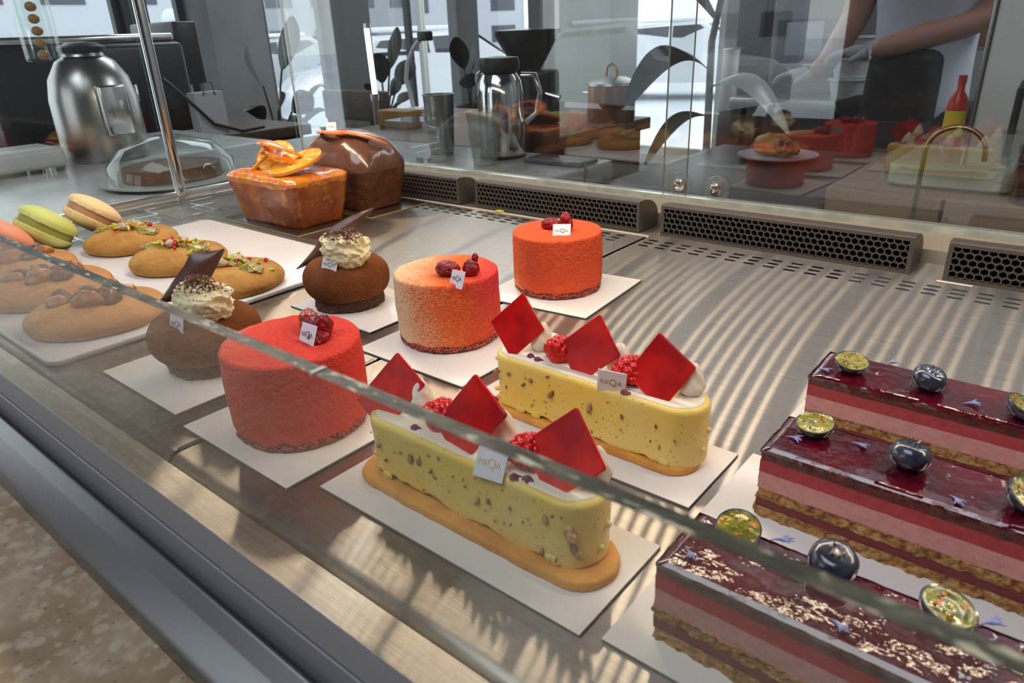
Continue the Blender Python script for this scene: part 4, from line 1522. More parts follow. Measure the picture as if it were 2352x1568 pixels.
def pist_cookie(loc, r, label, seed, ang):
    t = cookie_base('pistachio_cookie', loc, r, 0.0185, DOUGH, label, seed, 'pistachio cookies')
    rnd_ = random.Random(seed)
    ca, sa = math.cos(ang), math.sin(ang)
    def pos(u, v): return (u * ca - v * sa, u * sa + v * ca)
    def topz(u, v): return 0.0055 + 0.0130 * max(0.0, 1 - ((u * u + v * v) / (r * r)) ** 1.35)
    for i, (u, v, a_, b_, q) in enumerate(((-0.55, -0.05, 0.26, 0.17, 0.4), (-0.2, 0.08, 0.2, 0.13, -0.2), (0.18, 0.12, 0.2, 0.15, 0.1), (0.52, 0.02, 0.26, 0.17, -0.3))):
        x, y = pos(u * r, v * r)
        G().ell((x, y, topz(u * r, v * r) + 0.0006), (a_ * r * 1.2, b_ * r * 1.35, 0.0042), 24, 12, Euler((0.0, 0.0, ang + q)), lambda p: p * (1 + 0.25 * nz(p, 2.2, seed + i))).build('pistachio_paste', PISTP, t)
    for k in range(58):
        u = rnd_.gauss(0, 0.33) * r
        v = (rnd_.gauss(0.05, 0.16)) * r
        z = topz(u, v) + 0.0032 + rnd_.uniform(0, 0.0022)
        x, y = pos(u, v)
        kind = rnd_.random()
        if kind < 0.42:
            G().ell((x, y, z), (0.0044, 0.0017, 0.0015), 7, 5, Euler((rnd_.uniform(-.6, .6), rnd_.uniform(-.6, .6), rnd_.uniform(0, 6)))).build('pistachio_sliver', PGREEN, t)
        elif kind < 0.88:
            s_ = rnd_.uniform(0.0010, 0.0024)
            G().ell((x, y, z), (s_, s_ * 0.9, s_), 6, 4, Euler((rnd_.uniform(0, 3), 0, 0))).build('raspberry_crumb', PRED, t)
    for (u, v) in ((-0.02, -0.12), (0.12, 0.16)):
        x, y = pos(u * r, v * r)
        G().ell((x, y, topz(u * r, v * r) + 0.0036), (0.0062, 0.0040, 0.0038), 14, 10, Euler((0.2, 0.3, rnd_.uniform(0, 3))), lambda p: p * (1 + 0.25 * nz(p, 2, seed))).build('sugared_nut', PSUGAR, t)
    return t


pist_cookie((-0.7850, 0.3040), 0.0455, 'pistachio cookie farthest back, right behind the macarons', 5, 0.35)
pist_cookie((-0.6720, 0.2990), 0.0445, 'pistachio cookie in the middle of its row of three', 15, 0.35)
pist_cookie((-0.5700, 0.2930), 0.0455, 'pistachio cookie behind the cocoa dome with the broad shard', 25, 0.35)


def caramel_cookie(loc, r, label, seed):
    t = cookie_base('caramel_cookie', loc, r, 0.0175, DOUGH2, label, seed, 'caramel cookies')
    rnd_ = random.Random(seed)
    spots = [(-0.42, -0.30), (-0.22, -0.42), (-0.30, 0.05), (-0.05, -0.12), (0.08, 0.18), (0.25, -0.15), (0.38, 0.12), (0.12, 0.42), (-0.12, 0.35)]
    for i, (u, v) in enumerate(spots):
        x, y = u * r, v * r
        z = 0.0055 + 0.0120 * max(0.0, 1 - ((x * x + y * y) / (r * r)) ** 1.35)
        s_ = rnd_.uniform(0.0078, 0.0100)
        tip = rnd_.random() < 0.35
        def f(p, tip=tip):
            q = p * (1 + 0.18 * nz(p, 1.7, seed + i))
            if tip and p.z > 0.6: q.z += (p.z - 0.6) * 1.2
            return q
        G().ell((x, y, z + 0.0016), (s_ * rnd_.uniform(0.95, 1.3), s_ * 0.85, s_ * 0.62), 28, 18, Euler((0, 0, rnd_.uniform(0, 3))), f).build('caramel_drop', CARA if i % 2 else CARD_, t, label='dark caramel drop' if i % 2 == 0 else 'light caramel drop')
    return t


caramel_cookie((-0.5850, 0.1880), 0.0505, 'caramel cookie nearest the cocoa domes, front corner of the tray', 7)
caramel_cookie((-0.6850, 0.1890), 0.0500, 'caramel cookie second from the front corner of the tray', 17)
caramel_cookie((-0.7770, 0.1960), 0.0480, 'caramel cookie beside the pink macaron, farthest left on the tray', 27)


# ================================================================== MACARONS on a clear rack
def macaron(loc, axis, r, c1, c2, cf, label, seed):
    t = empty('macaron', loc, label, 'macaron', 'macarons leaning on the clear rack')
    q = Vector(axis).normalized().to_track_quat('Z', 'Y').to_matrix().to_4x4()
    m1 = mk('macaron_shell', c1, 0.55, spec=0.3, sss=0.1, bumps=[(60, 0.1, 0.0008, 2), (700, 0.1, 0.0003, 2)])
    m2 = mk('macaron_shell_lower', c2, 0.55, spec=0.3, sss=0.1, var=[(14, c1, 0.4, 0.6, 1)], bumps=[(60, 0.1, 0.0008, 2)])
    m3 = mk('macaron_filling', cf, 0.5)
    for sgn, mm, nm in ((1, m1, 'upper_shell'), (-1, m2, 'lower_shell')):
        g = G()
        prof = [(0.0, 0.0035), (r * 0.9, 0.0035), (r * 0.985, 0.0040), (r * 1.0, 0.0052), (r * 0.985, 0.0066)]
        for k in range(0, 16):
            a = PI / 2 * k / 15
            prof.append((r * 0.985 * math.cos(a) if k < 15 else 0.0004, 0.0068 + r * 0.40 * math.sin(a)))
        g.lathe(prof, 72)
        def f(p):
            rr = math.hypot(p.x, p.y)
            if p.z < 0.0068 and rr > r * 0.88:
                k = 1 + 0.030 * nz(Vector((p.x, p.y, 0)), 340, seed) + 0.02 * nz(Vector((p.x, p.y, 0)), 900, seed)
                p = Vector((p.x * k, p.y * k, p.z + 0.0007 * nz(Vector((p.x, p.y, 0)), 500, seed)))
            else:
                p = p + Vector((0, 0, nz(p, 40, seed) * 0.0008))
            return q @ Vector((p.x, p.y, p.z * sgn))
        g.warp(f).build(nm, mm, t)
    g = G().lathe([(0, -0.0042), (r * 0.90, -0.0042), (r * 0.93, 0), (r * 0.90, 0.0042), (0, 0.0042)], 48)
    g.warp(lambda p: q @ Vector((p.x, p.y, p.z)))
    g.build('filling', m3, t)
    return t


AX = (0.10, 0.62, 0.78)
MR = 0.0290
MZ = 0.0270
macaron((-0.8440, 0.2040, MZ), AX, MR, (0.82, 0.34, 0.22), (0.78, 0.30, 0.20), (0.5, 0.12, 0.1), 'salmon pink macaron at the left edge', 1)
macaron((-0.8560, 0.2500, MZ), AX, MR, (0.60, 0.66, 0.20), (0.62, 0.60, 0.26), (0.32, 0.34, 0.06), 'pistachio green macaron between the pink and the cream one', 2)
macaron((-0.8740, 0.3050, MZ), AX, MR, (0.82, 0.62, 0.33), (0.78, 0.64, 0.25), (0.50, 0.27, 0.14), 'cream coloured macaron with caramel filling', 3)
rk = empty('macaron_rack', (-0.90, 0.35, 0.0), 'clear acrylic ladder rack holding the macarons by the end glass', 'rack')
for x_ in (-0.965, -0.930, -0.893, -0.850):
    G().box(x_ - 0.0012 + 0.90, x_ + 0.0012 + 0.90, 0.14 - 0.35, 0.56 - 0.35, 0.0003, 0.0085).build('rail_strip', ACRYL, rk, smooth=False)
for y_ in (0.17, 0.225, 0.28, 0.335, 0.39, 0.445, 0.50, 0.555):
    G().box(-0.967 + 0.90, -0.848 + 0.90, y_ - 0.0012 - 0.35, y_ + 0.0012 - 0.35, 0.0003, 0.0060).build('cross_strip', ACRYL, rk, smooth=False)
o = G().rbox(-0.9745, -0.9705, 0.14, 0.62, 0.0002, 0.0050, 0.001).build('steel_divider', CHROME)
tag(o, 'thin bright steel divider beside the clear rack', 'divider')

# ================================================================== LOAF CAKES
LOAF = mk('orange_glazed_loaf', (0.46, 0.130, 0.014), 0.28, spec=0.4, coat=0.4, coat_r=0.15,
          var=[(26, (0.22, 0.048, 0.009), 0.36, 0.60, 4), (70, (0.62, 0.24, 0.03), 0.58, 0.78, 3)],
          bumps=[(240, 0.5, 0.0012, 4), (60, 0.3, 0.0015, 2)])
LOAFT = mk('orange_syrup_top', (0.72, 0.24, 0.015), 0.12, spec=0.6, coat=0.9, coat_r=0.05,
           var=[(60, (0.60, 0.15, 0.010), 0.4, 0.7, 3)], bumps=[(110, 0.7, 0.0028, 4)])
PEEL = mk('candied_orange_peel', (0.86, 0.20, 0.008), 0.22, spec=0.5, coat=0.5, bumps=[(500, 0.3, 0.0006, 2)])
SLICE = mk('candied_orange_slice', (0.86, 0.42, 0.015), 0.18, spec=0.5, coat=0.7, sss=0.2, sssr=0.004,
           var=[(120, (0.92, 0.60, 0.12), 0.45, 0.65, 2)], bumps=[(200, 0.5, 0.0015, 3)])
RIND = mk('orange_rind', (0.82, 0.30, 0.01), 0.3, coat=0.4)
LCHO = mk('chocolate_loaf_crumb', (0.115, 0.042, 0.014), 0.5, spec=0.4, var=[(60, (0.07, 0.024, 0.01), 0.4, 0.7, 4)], bumps=[(260, 0.6, 0.0015, 4)])
LCHG = mk('milk_chocolate_glaze', (0.13, 0.058, 0.036), 0.20, spec=0.6, coat=0.4, coat_r=0.12,
          var=[(22, (0.18, 0.085, 0.052), 0.4, 0.7, 2)], bumps=[(45, 0.4, 0.0025, 3)])
KRAFT = mk('black_loaf_board', (0.035, 0.02, 0.012), 0.25, coat=0.3)
GOLDE = mk('gold_board_edge', (0.55, 0.40, 0.20), 0.35, metal=0.3)


def loaf_board(x0, x1, y0, y1, label):
    g = G().rbox(-(x1 - x0) / 2, (x1 - x0) / 2, -(y1 - y0) / 2, (y1 - y0) / 2, 0, 0.0016, 0.0003, 2)
    o = g.build('loaf_board', [KRAFT, GOLDE])
    for p in o.data.polygons:
        if abs(p.normal.z) < 0.5: p.material_index = 1
    o.location = ((x0 + x1) / 2, (y0 + y1) / 2, 0.0002)
    return tag(o, label, 'cake board')


loaf_board(-0.8300, -0.6700, 0.4320, 0.5250, 'dark gold-edged board under the orange loaf')
loaf_board(-0.8350, -0.6650, 0.5320, 0.6260, 'dark gold-edged board under the chocolate loaf')


def loaf_body(L0, W0, L1, W1, h, dome, seed, name, mat_, parent, split=None, round_=0.012, ex=(0.55, 0.75)):
    """flared loaf: base L0 x W0, shoulder L1 x W1 at height h, domed by dome"""
    n_ = 15
    def outline(l, w_, r): return rounded_rect(-l / 2, l / 2, -w_ / 2, w_ / 2, r, n_)
    V, F = [], []
    rings = []
    m_ = None
    lv = [(0.0, 0.97, 0.97)] + [(0.0015, 0.995, 0.995)]
    K = 26
    for k in range(K + 1):
        t = k / K
        lv.append((0.003 + (h - 0.003) * t, None, None))
    ringsV = []
    def add_ring(l, w_, z, r):
        o_ = outline(l, w_, r)
        # subdivide long sides
        dense = []
        for i in range(len(o_)):
            a, b2 = Vector(o_[i]), Vector(o_[(i + 1) % len(o_)])
            nn = 14 if i % (n_ + 1) == n_ else 1
            for q in range(nn): dense.append(a.lerp(b2, q / nn))
        ringsV.append([Vector((p.x, p.y, z)) for p in dense])
    add_ring(L0 * 0.97, W0 * 0.96, 0.0001, round_ * 0.7)
    for k in range(K + 1):
        t = k / K
        add_ring(L0 + (L1 - L0) * t, W0 + (W1 - W0) * t, 0.0020 + (h - 0.002) * t, round_)
    for k in range(1, 13):
        a = k / 12
        s_ = math.cos(a * PI / 2)
        z = h + dome * math.sin(a * PI / 2)
        add_ring(max(L1 * (0.30 + 0.70 * s_), 0.004) if False else max(L1 * s_ ** ex[0], 0.003), max(W1 * s_ ** ex[1], 0.003), z, min(round_, max(W1 * s_ ** ex[1], 0.003) * 0.45))
    m_ = len(ringsV[0])
    g = G()
    for R_ in ringsV: g.v += [tuple(p) for p in R_]
    for j in range(len(ringsV) - 1):
        for i in range(m_):
            i2 = (i + 1) % m_
            g.f.append((j * m_ + i, j * m_ + i2, (j + 1) * m_ + i2, (j + 1) * m_ + i))
    g.f.append(tuple(range(m_ - 1, -1, -1)))
    g.f.append(tuple((len(ringsV) - 1) * m_ + i for i in range(m_)))
    def f(p):
        if p.z < 0.001: return p
        d = Vector((p.x, p.y, 0)).normalized() if math.hypot(p.x, p.y) > 1e-5 else Vector((0, 0, 0))
        return p + d * (nz(p, 45, seed) * 0.0016 + nz(p, 160, seed) * 0.0005) + Vector((0, 0, (nz(p, 40, seed + 5) * 0.0016) if p.z > h * 0.9 else 0))
    g.warp(f)
    o = g.build(name, mat_, parent)
    if split is not None:
        for p in o.data.polygons:
            zz = p.center.z + 0.004 * nz(p.center, 55, seed + 2)
            if zz > split: p.material_index = 1
    return o


LA = empty('loaf_cake', (-0.7480, 0.4800, 0.0018), 'orange glazed loaf cake topped with candied orange slices', 'cake')
loaf_body(0.118, 0.068, 0.136, 0.084, 0.052, 0.010, 4, 'loaf', [LOAF, LOAFT], LA, split=0.0475, round_=0.010)


def orange_slice(parent, c, r, rot, seed):
    M = Matrix.Translation(c) @ Euler(rot).to_matrix().to_4x4()
    g = G()
    g.lathe([(r * 0.93, -0.0022), (r, -0.0018), (r * 1.01, 0), (r, 0.0018), (r * 0.93, 0.0022)], 48, M=M, cap=False)
    o = g.build('orange_slice', RIND, parent)
    g = G()
    V, F = [], []
    n = 80
    for j in range(9):
        q = j / 8
        for k in range(n):
            a = 2 * PI * k / n
            seg_ = abs(math.sin(a * 5))
            z = 0.0019 - 0.0011 * (1 - min(1, seg_ * 4)) * (0.15 < q < 0.95)
            V.append(M @ Vector((r * 0.94 * q * math.cos(a) + 1e-6, r * 0.94 * q * math.sin(a), z)))
    for j in range(8):
        for k in range(n):
            k2 = (k + 1) % n
            F.append((j * n + k, j * n + k2, (j + 1) * n + k2, (j + 1) * n + k))
    g.add(V, F)
    V2 = [M @ Vector((r * 0.94 * math.cos(2 * PI * k / n), r * 0.94 * math.sin(2 * PI * k / n), -0.0019)) for k in range(n)]
    g.add(V2, [tuple(range(n))])
    g.build('slice_flesh', SLICE, o)
    return o


orange_slice(LA, (0.0320, -0.006, 0.0700), 0.0320, (0.30, -0.12, 0.2), 1)
orange_slice(LA, (-0.0060, -0.006, 0.0730), 0.0230, (0.7, 0.3, 0.2), 2)
orange_slice(LA, (-0.0340, -0.010, 0.0660), 0.0230, (0.35, -0.55, 0.3), 3)


def peel(parent, pts, w_, th, mat_=PEEL):
    pts = [Vector(p) for p in pts]
    g = G()
    n = len(pts)
    V, F = [], []
    for i, p in enumerate(pts):
        t = (pts[min(i + 1, n - 1)] - pts[max(i - 1, 0)]).normalized()
        sd = t.cross(Vector((0, 0, 1))).normalized()
        up = sd.cross(t).normalized()
        ww = w_ * (0.55 + 0.45 * math.sin(PI * (i + 0.3) / (n - 0.4)))
        for (a, b2) in ((-1, -0.5), (-0.9, 0.5), (0, 0.8), (0.9, 0.5), (1, -0.5), (0, -0.6)):
            V.append(p + sd * a * ww + up * b2 * th)
    for i in range(n - 1):
        for k in range(6):
            k2 = (k + 1) % 6
            F.append((i * 6 + k, i * 6 + k2, (i + 1) * 6 + k2, (i + 1) * 6 + k))
    F.append(tuple(range(6)))
    F.append(tuple((n - 1) * 6 + k for k in range(5, -1, -1)))
    g.add(V, F)
    return g.build('peel_strip', mat_, parent)


def arc(c, a0, a1, r, z, tilt=0.0, n=14, sag=0.010):
    out = []
    for k in range(n):
        t = k / (n - 1)
        a = a0 + (a1 - a0) * t
        out.append((c[0] + r * math.cos(a), c[1] + r * math.sin(a) , z + sag * math.sin(PI * t) + tilt * (t - 0.5)))
    return out


peel(LA, arc((0.004, 0.008), 3.5, 6.1, 0.030, 0.0800, -0.010, sag=0.012), 0.0080, 0.0024)
peel(LA, arc((0.014, 0.016), 4.2, 5.6, 0.036, 0.0740, -0.016, sag=0.006), 0.0080, 0.0024)
peel(LA, arc((-0.030, 0.010), 4.6, 6.4, 0.020, 0.0760, 0.008, sag=0.006), 0.0070, 0.0024)
name_tag(LA, (0.0237, -0.0226, 0.0754), math.radians(4), math.radians(-25), w_=0.0118, h_=0.0119, roll=math.radians(10))

LB = empty('loaf_cake', (-0.7500, 0.5790, 0.0018), 'domed chocolate glazed loaf cake with orange peel, behind the orange loaf', 'cake')
loaf_body(0.120, 0.074, 0.134, 0.084, 0.048, 0.046, 11, 'loaf', [LCHO, LCHG], LB, split=0.050, round_=0.022, ex=(0.95, 0.9))
peel(LB, arc((0.000, 0.0), 3.5, 5.6, 0.034, 0.0880, 0.004, sag=0.005), 0.0048, 0.0020)
peel(LB, arc((0.020, 0.004), 3.6, 6.0, 0.028, 0.0880, -0.004, sag=0.005), 0.0048, 0.0020)
peel(LB, arc((0.036, 0.010), 4.6, 6.2, 0.026, 0.0840, -0.014, sag=0.003), 0.0048, 0.0020)
name_tag(LB, (-0.0073, -0.0190, 0.0924), math.radians(50), math.radians(-40), w_=0.0125, h_=0.0120, roll=math.radians(0))

# ================================================================== THE ROOM
def st(name, g, mat_, smooth=False):
    o = g.build(name, mat_, None, smooth)
    o['kind'] = 'structure'
    return o


W_GREY = mk('grey_concrete', (0.20, 0.205, 0.215), 0.75, var=[(3, (0.14, 0.145, 0.15), 0.4, 0.7, 4)])
W_DARK = mk('dark_wall', (0.05, 0.052, 0.055), 0.7)
W_PALE = mk('pale_plaster', (0.80, 0.84, 0.78), 0.6, var=[(4, (0.72, 0.76, 0.70), 0.4, 0.7, 3)])
W_MID = mk('grey_panel', (0.46, 0.47, 0.49), 0.5)
FRM = mk('black_window_frame', (0.025, 0.026, 0.028), 0.45)
FLOORM = mk('cafe_floor', (0.13, 0.12, 0.11), 0.4, var=[(2, (0.09, 0.085, 0.08), 0.4, 0.7, 3)])
WGL = glass_mat('window_glass', boost=0.6)
SNOW = mk('snow', (0.80, 0.84, 0.90), 0.8, var=[(0.5, (0.62, 0.66, 0.74), 0.45, 0.7, 4)], bumps=[(1.5, 0.6, 0.2, 3)])

st('floor', G().box(-3.95, 2.2, -2.6, 3.7, -1.0, -0.95), FLOORM)
st('ceiling', G().box(-3.95, 2.2, -2.6, 3.75, 1.9, 1.98), mk('cafe_ceiling', (0.16, 0.16, 0.165), 0.8))
# left wall: low sill wall, concrete column, dark columns
g = G()
g.box(-3.92, -3.8, -2.6, 3.7, -0.95, -0.46)
g.box(-3.92, -3.8, -2.6, 3.7, 1.35, 1.9)
g.box(-3.92, -3.8, -2.6, -1.6, -0.46, 1.35)
st('wall_left', g, W_DARK)
st('pillar_concrete', G().box(-3.86, -3.60, 2.02, 2.33, -0.95, 1.9), W_GREY)
st('pillar_dark', G().box(-3.86, -3.72, 2.33, 2.42, -0.95, 1.9), mk('brown_grey_reveal', (0.085, 0.08, 0.078), 0.6))
st('pillar_grey', G().box(-3.88, -3.74, 2.885, 3.165, -0.95, 1.9), mk('dark_grey_column', (0.10, 0.105, 0.105), 0.6))
st('pillar_black', G().box(-3.88, -3.76, 4.0, 4.19, -1.22, 1.9), FRM)
st('pillar_black', G().box(-3.88, -3.76, 4.93, 5.10, -1.22, 1.9), FRM)
wi = 0
for (a, b) in ((-1.6, 0.2), (0.25, 1.70), (1.80, 2.02), (2.42, 2.885), (3.165, 3.60)):
    wi += 1
    g = G()
    g.box(-3.87, -3.83, a, a + 0.035, -0.46, 1.35)
    g.box(-3.87, -3.83, b - 0.035, b, -0.46, 1.35)
    g.box(-3.87, -3.83, a, b, -0.46, -0.42)
    if a > 3: g.box(-3.87, -3.83, a, b, 0.075, 0.10)
    o = st('window_%d' % wi, g, FRM)
    p = G().box(-3.855, -3.849, a + 0.035, b - 0.035, -0.42, 1.35).build('pane', WGL, o, smooth=False)
st('pillar_black', G().box(-3.88, -3.78, 1.70, 1.80, -0.95, 1.9), FRM)
# back wall; its window is added to stand in for a mirrored snow scene
g = G()
g.box(-1.60, 2.2, 3.6, 3.7, -0.95, 1.9)
g.box(-3.92, -1.60, 3.6, 3.7, -0.95, -0.46)
g.box(-3.92, -1.60, 3.6, 3.7, 1.35, 1.9)
st('wall_back', g, W_MID)
o = st('window_7', G().box(-3.80, -3.76, 3.62, 3.66, -0.46, 1.35).box(-1.64, -1.60, 3.62, 3.66, -0.46, 1.35).box(-2.50, -2.46, 3.62, 3.66, -0.46, 1.35).box(-3.80, -1.60, 3.62, 3.66, -0.46, -0.42), W_PALE)
G().box(-3.76, -1.64, 3.638, 3.644, -0.42, 1.35).build('pane', WGL, o, smooth=False)
st('pillar_pale', G().box(-2.27, -1.89, 3.0, 3.25, -0.95, 1.9), W_PALE)
st('wall_right', G().box(2.1, 2.2, -2.6, 3.7, -0.95, 1.9), W_MID)
g = G()
g.box(-3.95, 2.2, -2.6, -2.5, -0.95, -0.45)
g.box(-3.95, 2.2, -2.6, -2.5, 1.5, 1.9)
for x0_, x1_ in ((-3.95, -2.95), (-2.05, -1.92), (-1.10, 2.2)): g.box(x0_, x1_, -2.6, -2.5, -0.45, 1.5)
st('wall_front', g, W_DARK)
for i, (a, b) in enumerate(((-2.95, -2.05), (-1.92, -1.10))):
    o = st('window_%d' % (8 + i), G().box(a, a + 0.03, -2.57, -2.53, -0.45, 1.5).box(b - 0.03, b, -2.57, -2.53, -0.45, 1.5).box(a, b, -2.57, -2.53, -0.45, -0.42), FRM)
    G().box(a + 0.03, b - 0.03, -2.552, -2.548, -0.42, 1.5).build('pane', WGL, o, smooth=False)

# the counter body that carries the case
cb = G().rbox(-1.10, 0.48, 0.070, 0.735, -0.95, -0.052, 0.004)
tag(cb.build('case_plinth', W_DARK), 'dark plinth carrying the display case', 'counter')
# the travertine ledge's own wall
tag(G().box(-1.11, 0.50, -0.33, 0.04, -0.95, -0.052).build('stone_counter_body', TRAV, None, False), 'travertine counter front below the stone ledge', 'counter')

# ------------------------------------------------------------------ outdoors
o = G().box(-60, 40, -60, 60, -1.30, -1.22).build('snow_ground', SNOW, None, False)
o['kind'] = 'structure'
BLD = mk('pale_render_facade', (0.50, 0.52, 0.56), 0.8)
BLD2 = mk('grey_facade', (0.27, 0.285, 0.31), 0.8)
WIND = mk('dark_facade_window', (0.06, 0.07, 0.09), 0.3)


def building(x, y, w_, d_, h_, label, mt, n, m_, rz=0.0):
    t = empty('street_building', (x, y, -1.22), label, 'building', rz=rz)
    G().box(-w_ / 2, w_ / 2, -d_ / 2, d_ / 2, 0, h_).build('facade', mt, t, False)
    G().box(-w_ / 2 - 0.15, w_ / 2 + 0.15, -d_ / 2 - 0.15, d_ / 2 + 0.15, h_, h_ + 0.25).build('snowy_roof', SNOW, t, False)
    for r_ in range(m_):
        for c_ in range(n):
            yy = -d_ / 2 + d_ * (c_ + 0.5) / n
            G().box(w_ / 2 - 0.02, w_ / 2 + 0.03, yy - d_ / n * 0.28, yy + d_ / n * 0.28, 0.9 + r_ * 1.5, 1.7 + r_ * 1.5).build('window', WIND, t, False)
    return t


building(-22, 6, 3, 9, 5.2, 'long pale building with snow on its roof, left across the street', BLD, 5, 2)
building(-24, 17, 3, 9, 7.5, 'grey building across the street, right of the pale one', BLD2, 5, 3)
building(-30, 30, 4, 9, 5.8, 'pale building farthest right across the street', BLD, 4, 2, rz=-0.7)
CARW = mk('white_car_paint', (0.62, 0.64, 0.68), 0.25, coat=0.6)
CARG = mk('silver_car_paint', (0.34, 0.36, 0.39), 0.25, metal=0.4)
CGL = mk('car_glass', (0.03, 0.035, 0.045), 0.08)
TYRE = mk('tyre', (0.015, 0.015, 0.015), 0.8)


def car(x, y, rz, label, paint):
    t = empty('car', (x, y, -1.22), label, 'car', 'snow dusted cars in the street', rz)
    side = [(-2.1, 0.35), (-2.15, 0.75), (-1.9, 0.95), (-1.5, 1.02), (-1.05, 1.42), (0.35, 1.48), (1.05, 1.02), (1.85, 0.92), (2.12, 0.72), (2.12, 0.35)]
    g = G()
    n = len(side)
    V = []
    for (yy, k) in ((-0.86, 0.86), (-0.72, 1.0), (0.72, 1.0), (0.86, 0.86)):
        for (px, pz) in side: V.append((px, yy if pz < 1.1 else yy * 0.8, 0.35 + (pz - 0.35) * (1 if abs(yy) < 0.8 else 0.94)))
    F = []
    for j in range(3):
        for i in range(n): F.append((j * n + i, j * n + (i + 1) % n, (j + 1) * n + (i + 1) % n, (j + 1) * n + i))
    F += [tuple(range(n)), tuple(3 * n + i for i in range(n - 1, -1, -1))]
    g.add(V, F).build('body', paint, t)
    for s_ in (-1, 1):
        g = G().add([(-1.35, s_ * 0.80, 1.02), (-0.98, s_ * 0.70, 1.36), (-0.30, s_ * 0.70, 1.39), (-0.30, s_ * 0.82, 1.02), (-0.22, s_ * 0.82, 1.02), (-0.22, s_ * 0.70, 1.39), (0.28, s_ * 0.70, 1.40), (0.90, s_ * 0.80, 1.02)], [(0, 1, 2, 3), (4, 5, 6, 7)])
        g.build('side_window', CGL, t, False)
    G().add([(-1.50, -0.62, 1.05), (-1.50, 0.62, 1.05), (-1.10, 0.54, 1.40), (-1.10, -0.54, 1.40)], [(0, 1, 2, 3)]).warp(lambda p: p + Vector((-0.02, 0, 0.01))).build('rear_window', CGL, t, False)
    G().add([(1.05, -0.62, 1.05), (1.05, 0.62, 1.05), (0.42, 0.54, 1.46), (0.42, -0.54, 1.46)], [(0, 1, 2, 3)]).warp(lambda p: p + Vector((0.03, 0, 0.01))).build('windscreen', CGL, t, False)
    for (wx, wy) in ((-1.3, -0.84), (-1.3, 0.84), (1.3, -0.84), (1.3, 0.84)):
        G().lathe([(0, -0.1), (0.31, -0.1), (0.33, 0), (0.31, 0.1), (0, 0.1)], 24, M=Matrix.Translation((wx, wy * 0.93, 0.33)) @ Matrix.Rotation(PI / 2, 4, 'X')).build('wheel', TYRE, t)
    G().rbox(-1.0, 0.3, -0.52, 0.52, 1.46, 1.53, 0.03).build('roof_snow', SNOW, t)
    return t


car(-8.2, 8.0, 1.2, 'white car seen through the window beside the black plants', CARW)
car(-12.5, 8.4, 1.25, 'silver car seen behind the big-leaved plant', CARG)
car(-7.2, 14.5, 0.3, 'white car far down the street beyond the added rear window', CARW)

building(-14, -26, 3, 9, 6.0, 'grey building across the street in front, seen mirrored in the rear glass', BLD2, 5, 3, rz=1.3)
car(-6.0, -9.0, 0.2, 'silver car outside the front windows, seen mirrored in the rear glass', CARG)

lp = empty('street_lamp', (-12.0, 6.23, -1.22), 'brown street lamp post with two milky globes', 'street lamp')
G().lathe([(0, 0), (0.16, 0), (0.14, 0.1), (0.13, 1.20), (0.05, 1.28), (0.04, 1.62), (0, 1.62)], 20).build('post', mk('brown_post', (0.10, 0.065, 0.055), 0.6), lp)
GLOBE = mk('milky_globe', (0.62, 0.65, 0.70), 0.3)
for s_ in (-1, 1):
    G().tube([(0, 0, 1.5), (0, s_ * 0.08, 1.52), (0, s_ * 0.12, 1.62)], 0.02, 8).build('arm', FRM, lp)
    G().ell((0, s_ * 0.13, 1.78), (0.15, 0.15, 0.16), 20, 12).build('globe', GLOBE, lp)

# ------------------------------------------------------------------ cafe furniture seen to the left
WOODD = mk('dark_brown_wood', (0.060, 0.036, 0.026), 0.45, var=[(12, (0.10, 0.058, 0.040), 0.4, 0.7, 4)], stretch=(1, 6, 6))
WOODM = mk('mid_brown_wood', (0.17, 0.085, 0.045), 0.45, var=[(10, (0.11, 0.052, 0.03), 0.4, 0.7, 4)], stretch=(1, 6, 6))
PALEW = mk('pale_stone_top', (0.55, 0.57, 0.55), 0.25, spec=0.5, var=[(8, (0.46, 0.48, 0.46), 0.4, 0.7, 3)])
URN = mk('brushed_urn_steel', (0.40, 0.39, 0.37), 0.30, 1.0)
BLACKP = mk('black_plastic', (0.018, 0.018, 0.020), 0.35)

# pale counter left of the case, carrying urn and boxes
t = empty('side_counter', (-1.9, 0.62, -0.95), 'pale stone topped side counter beyond the left end glass', 'counter')
G().rbox(-0.43, 0.75, -0.60, 0.12, 0.86, 0.90, 0.006).rbox(-0.43, 0.12, 0.115, 0.50, 0.86, 0.90, 0.006).build('worktop', PALEW, t)
G().box(-0.42, 0.74, -0.58, 0.11, 0, 0.86).box(-0.42, 0.10, 0.11, 0.48, 0, 0.86).build('body', W_DARK, t, False)
ZS = -0.05
t = empty('steel_urn', (-1.90, 0.735, ZS), 'tall brushed steel drinks urn with a tapered shoulder', 'urn')
G().lathe([(0, 0), (0.092, 0), (0.096, 0.01), (0.094, 0.14), (0.085, 0.185), (0.062, 0.222), (0.045, 0.232), (0.040, 0.245), (0, 0.247)], 64).build('body', URN, t)
G().lathe([(0, 0.243), (0.05, 0.243), (0.052, 0.252), (0.03, 0.262), (0, 0.264)], 40).build('lid', BLACKP, t)
G().rbox(0.088, 0.112, -0.03, 0.03, 0.06, 0.17, 0.004).build('level_gauge', CHROME, t)
t = empty('countertop_box', (-1.86, 0.44, ZS), 'pale white plastic device with sloped front at the left edge', 'device')
G().rbox(-0.07, 0.07, -0.17, 0.165, 0.010, 0.052, 0.010).build('casing', mk('off_white_plastic', (0.55, 0.57, 0.53), 0.35), t)
for (px, py) in ((-0.05, -0.14), (0.05, -0.14), (-0.05, 0.13), (0.05, 0.13)):
    G().lathe([(0, 0), (0.014, 0), (0.014, 0.011), (0, 0.011)], 16, c=(px, py, 0)).build('foot', CHROME, t)
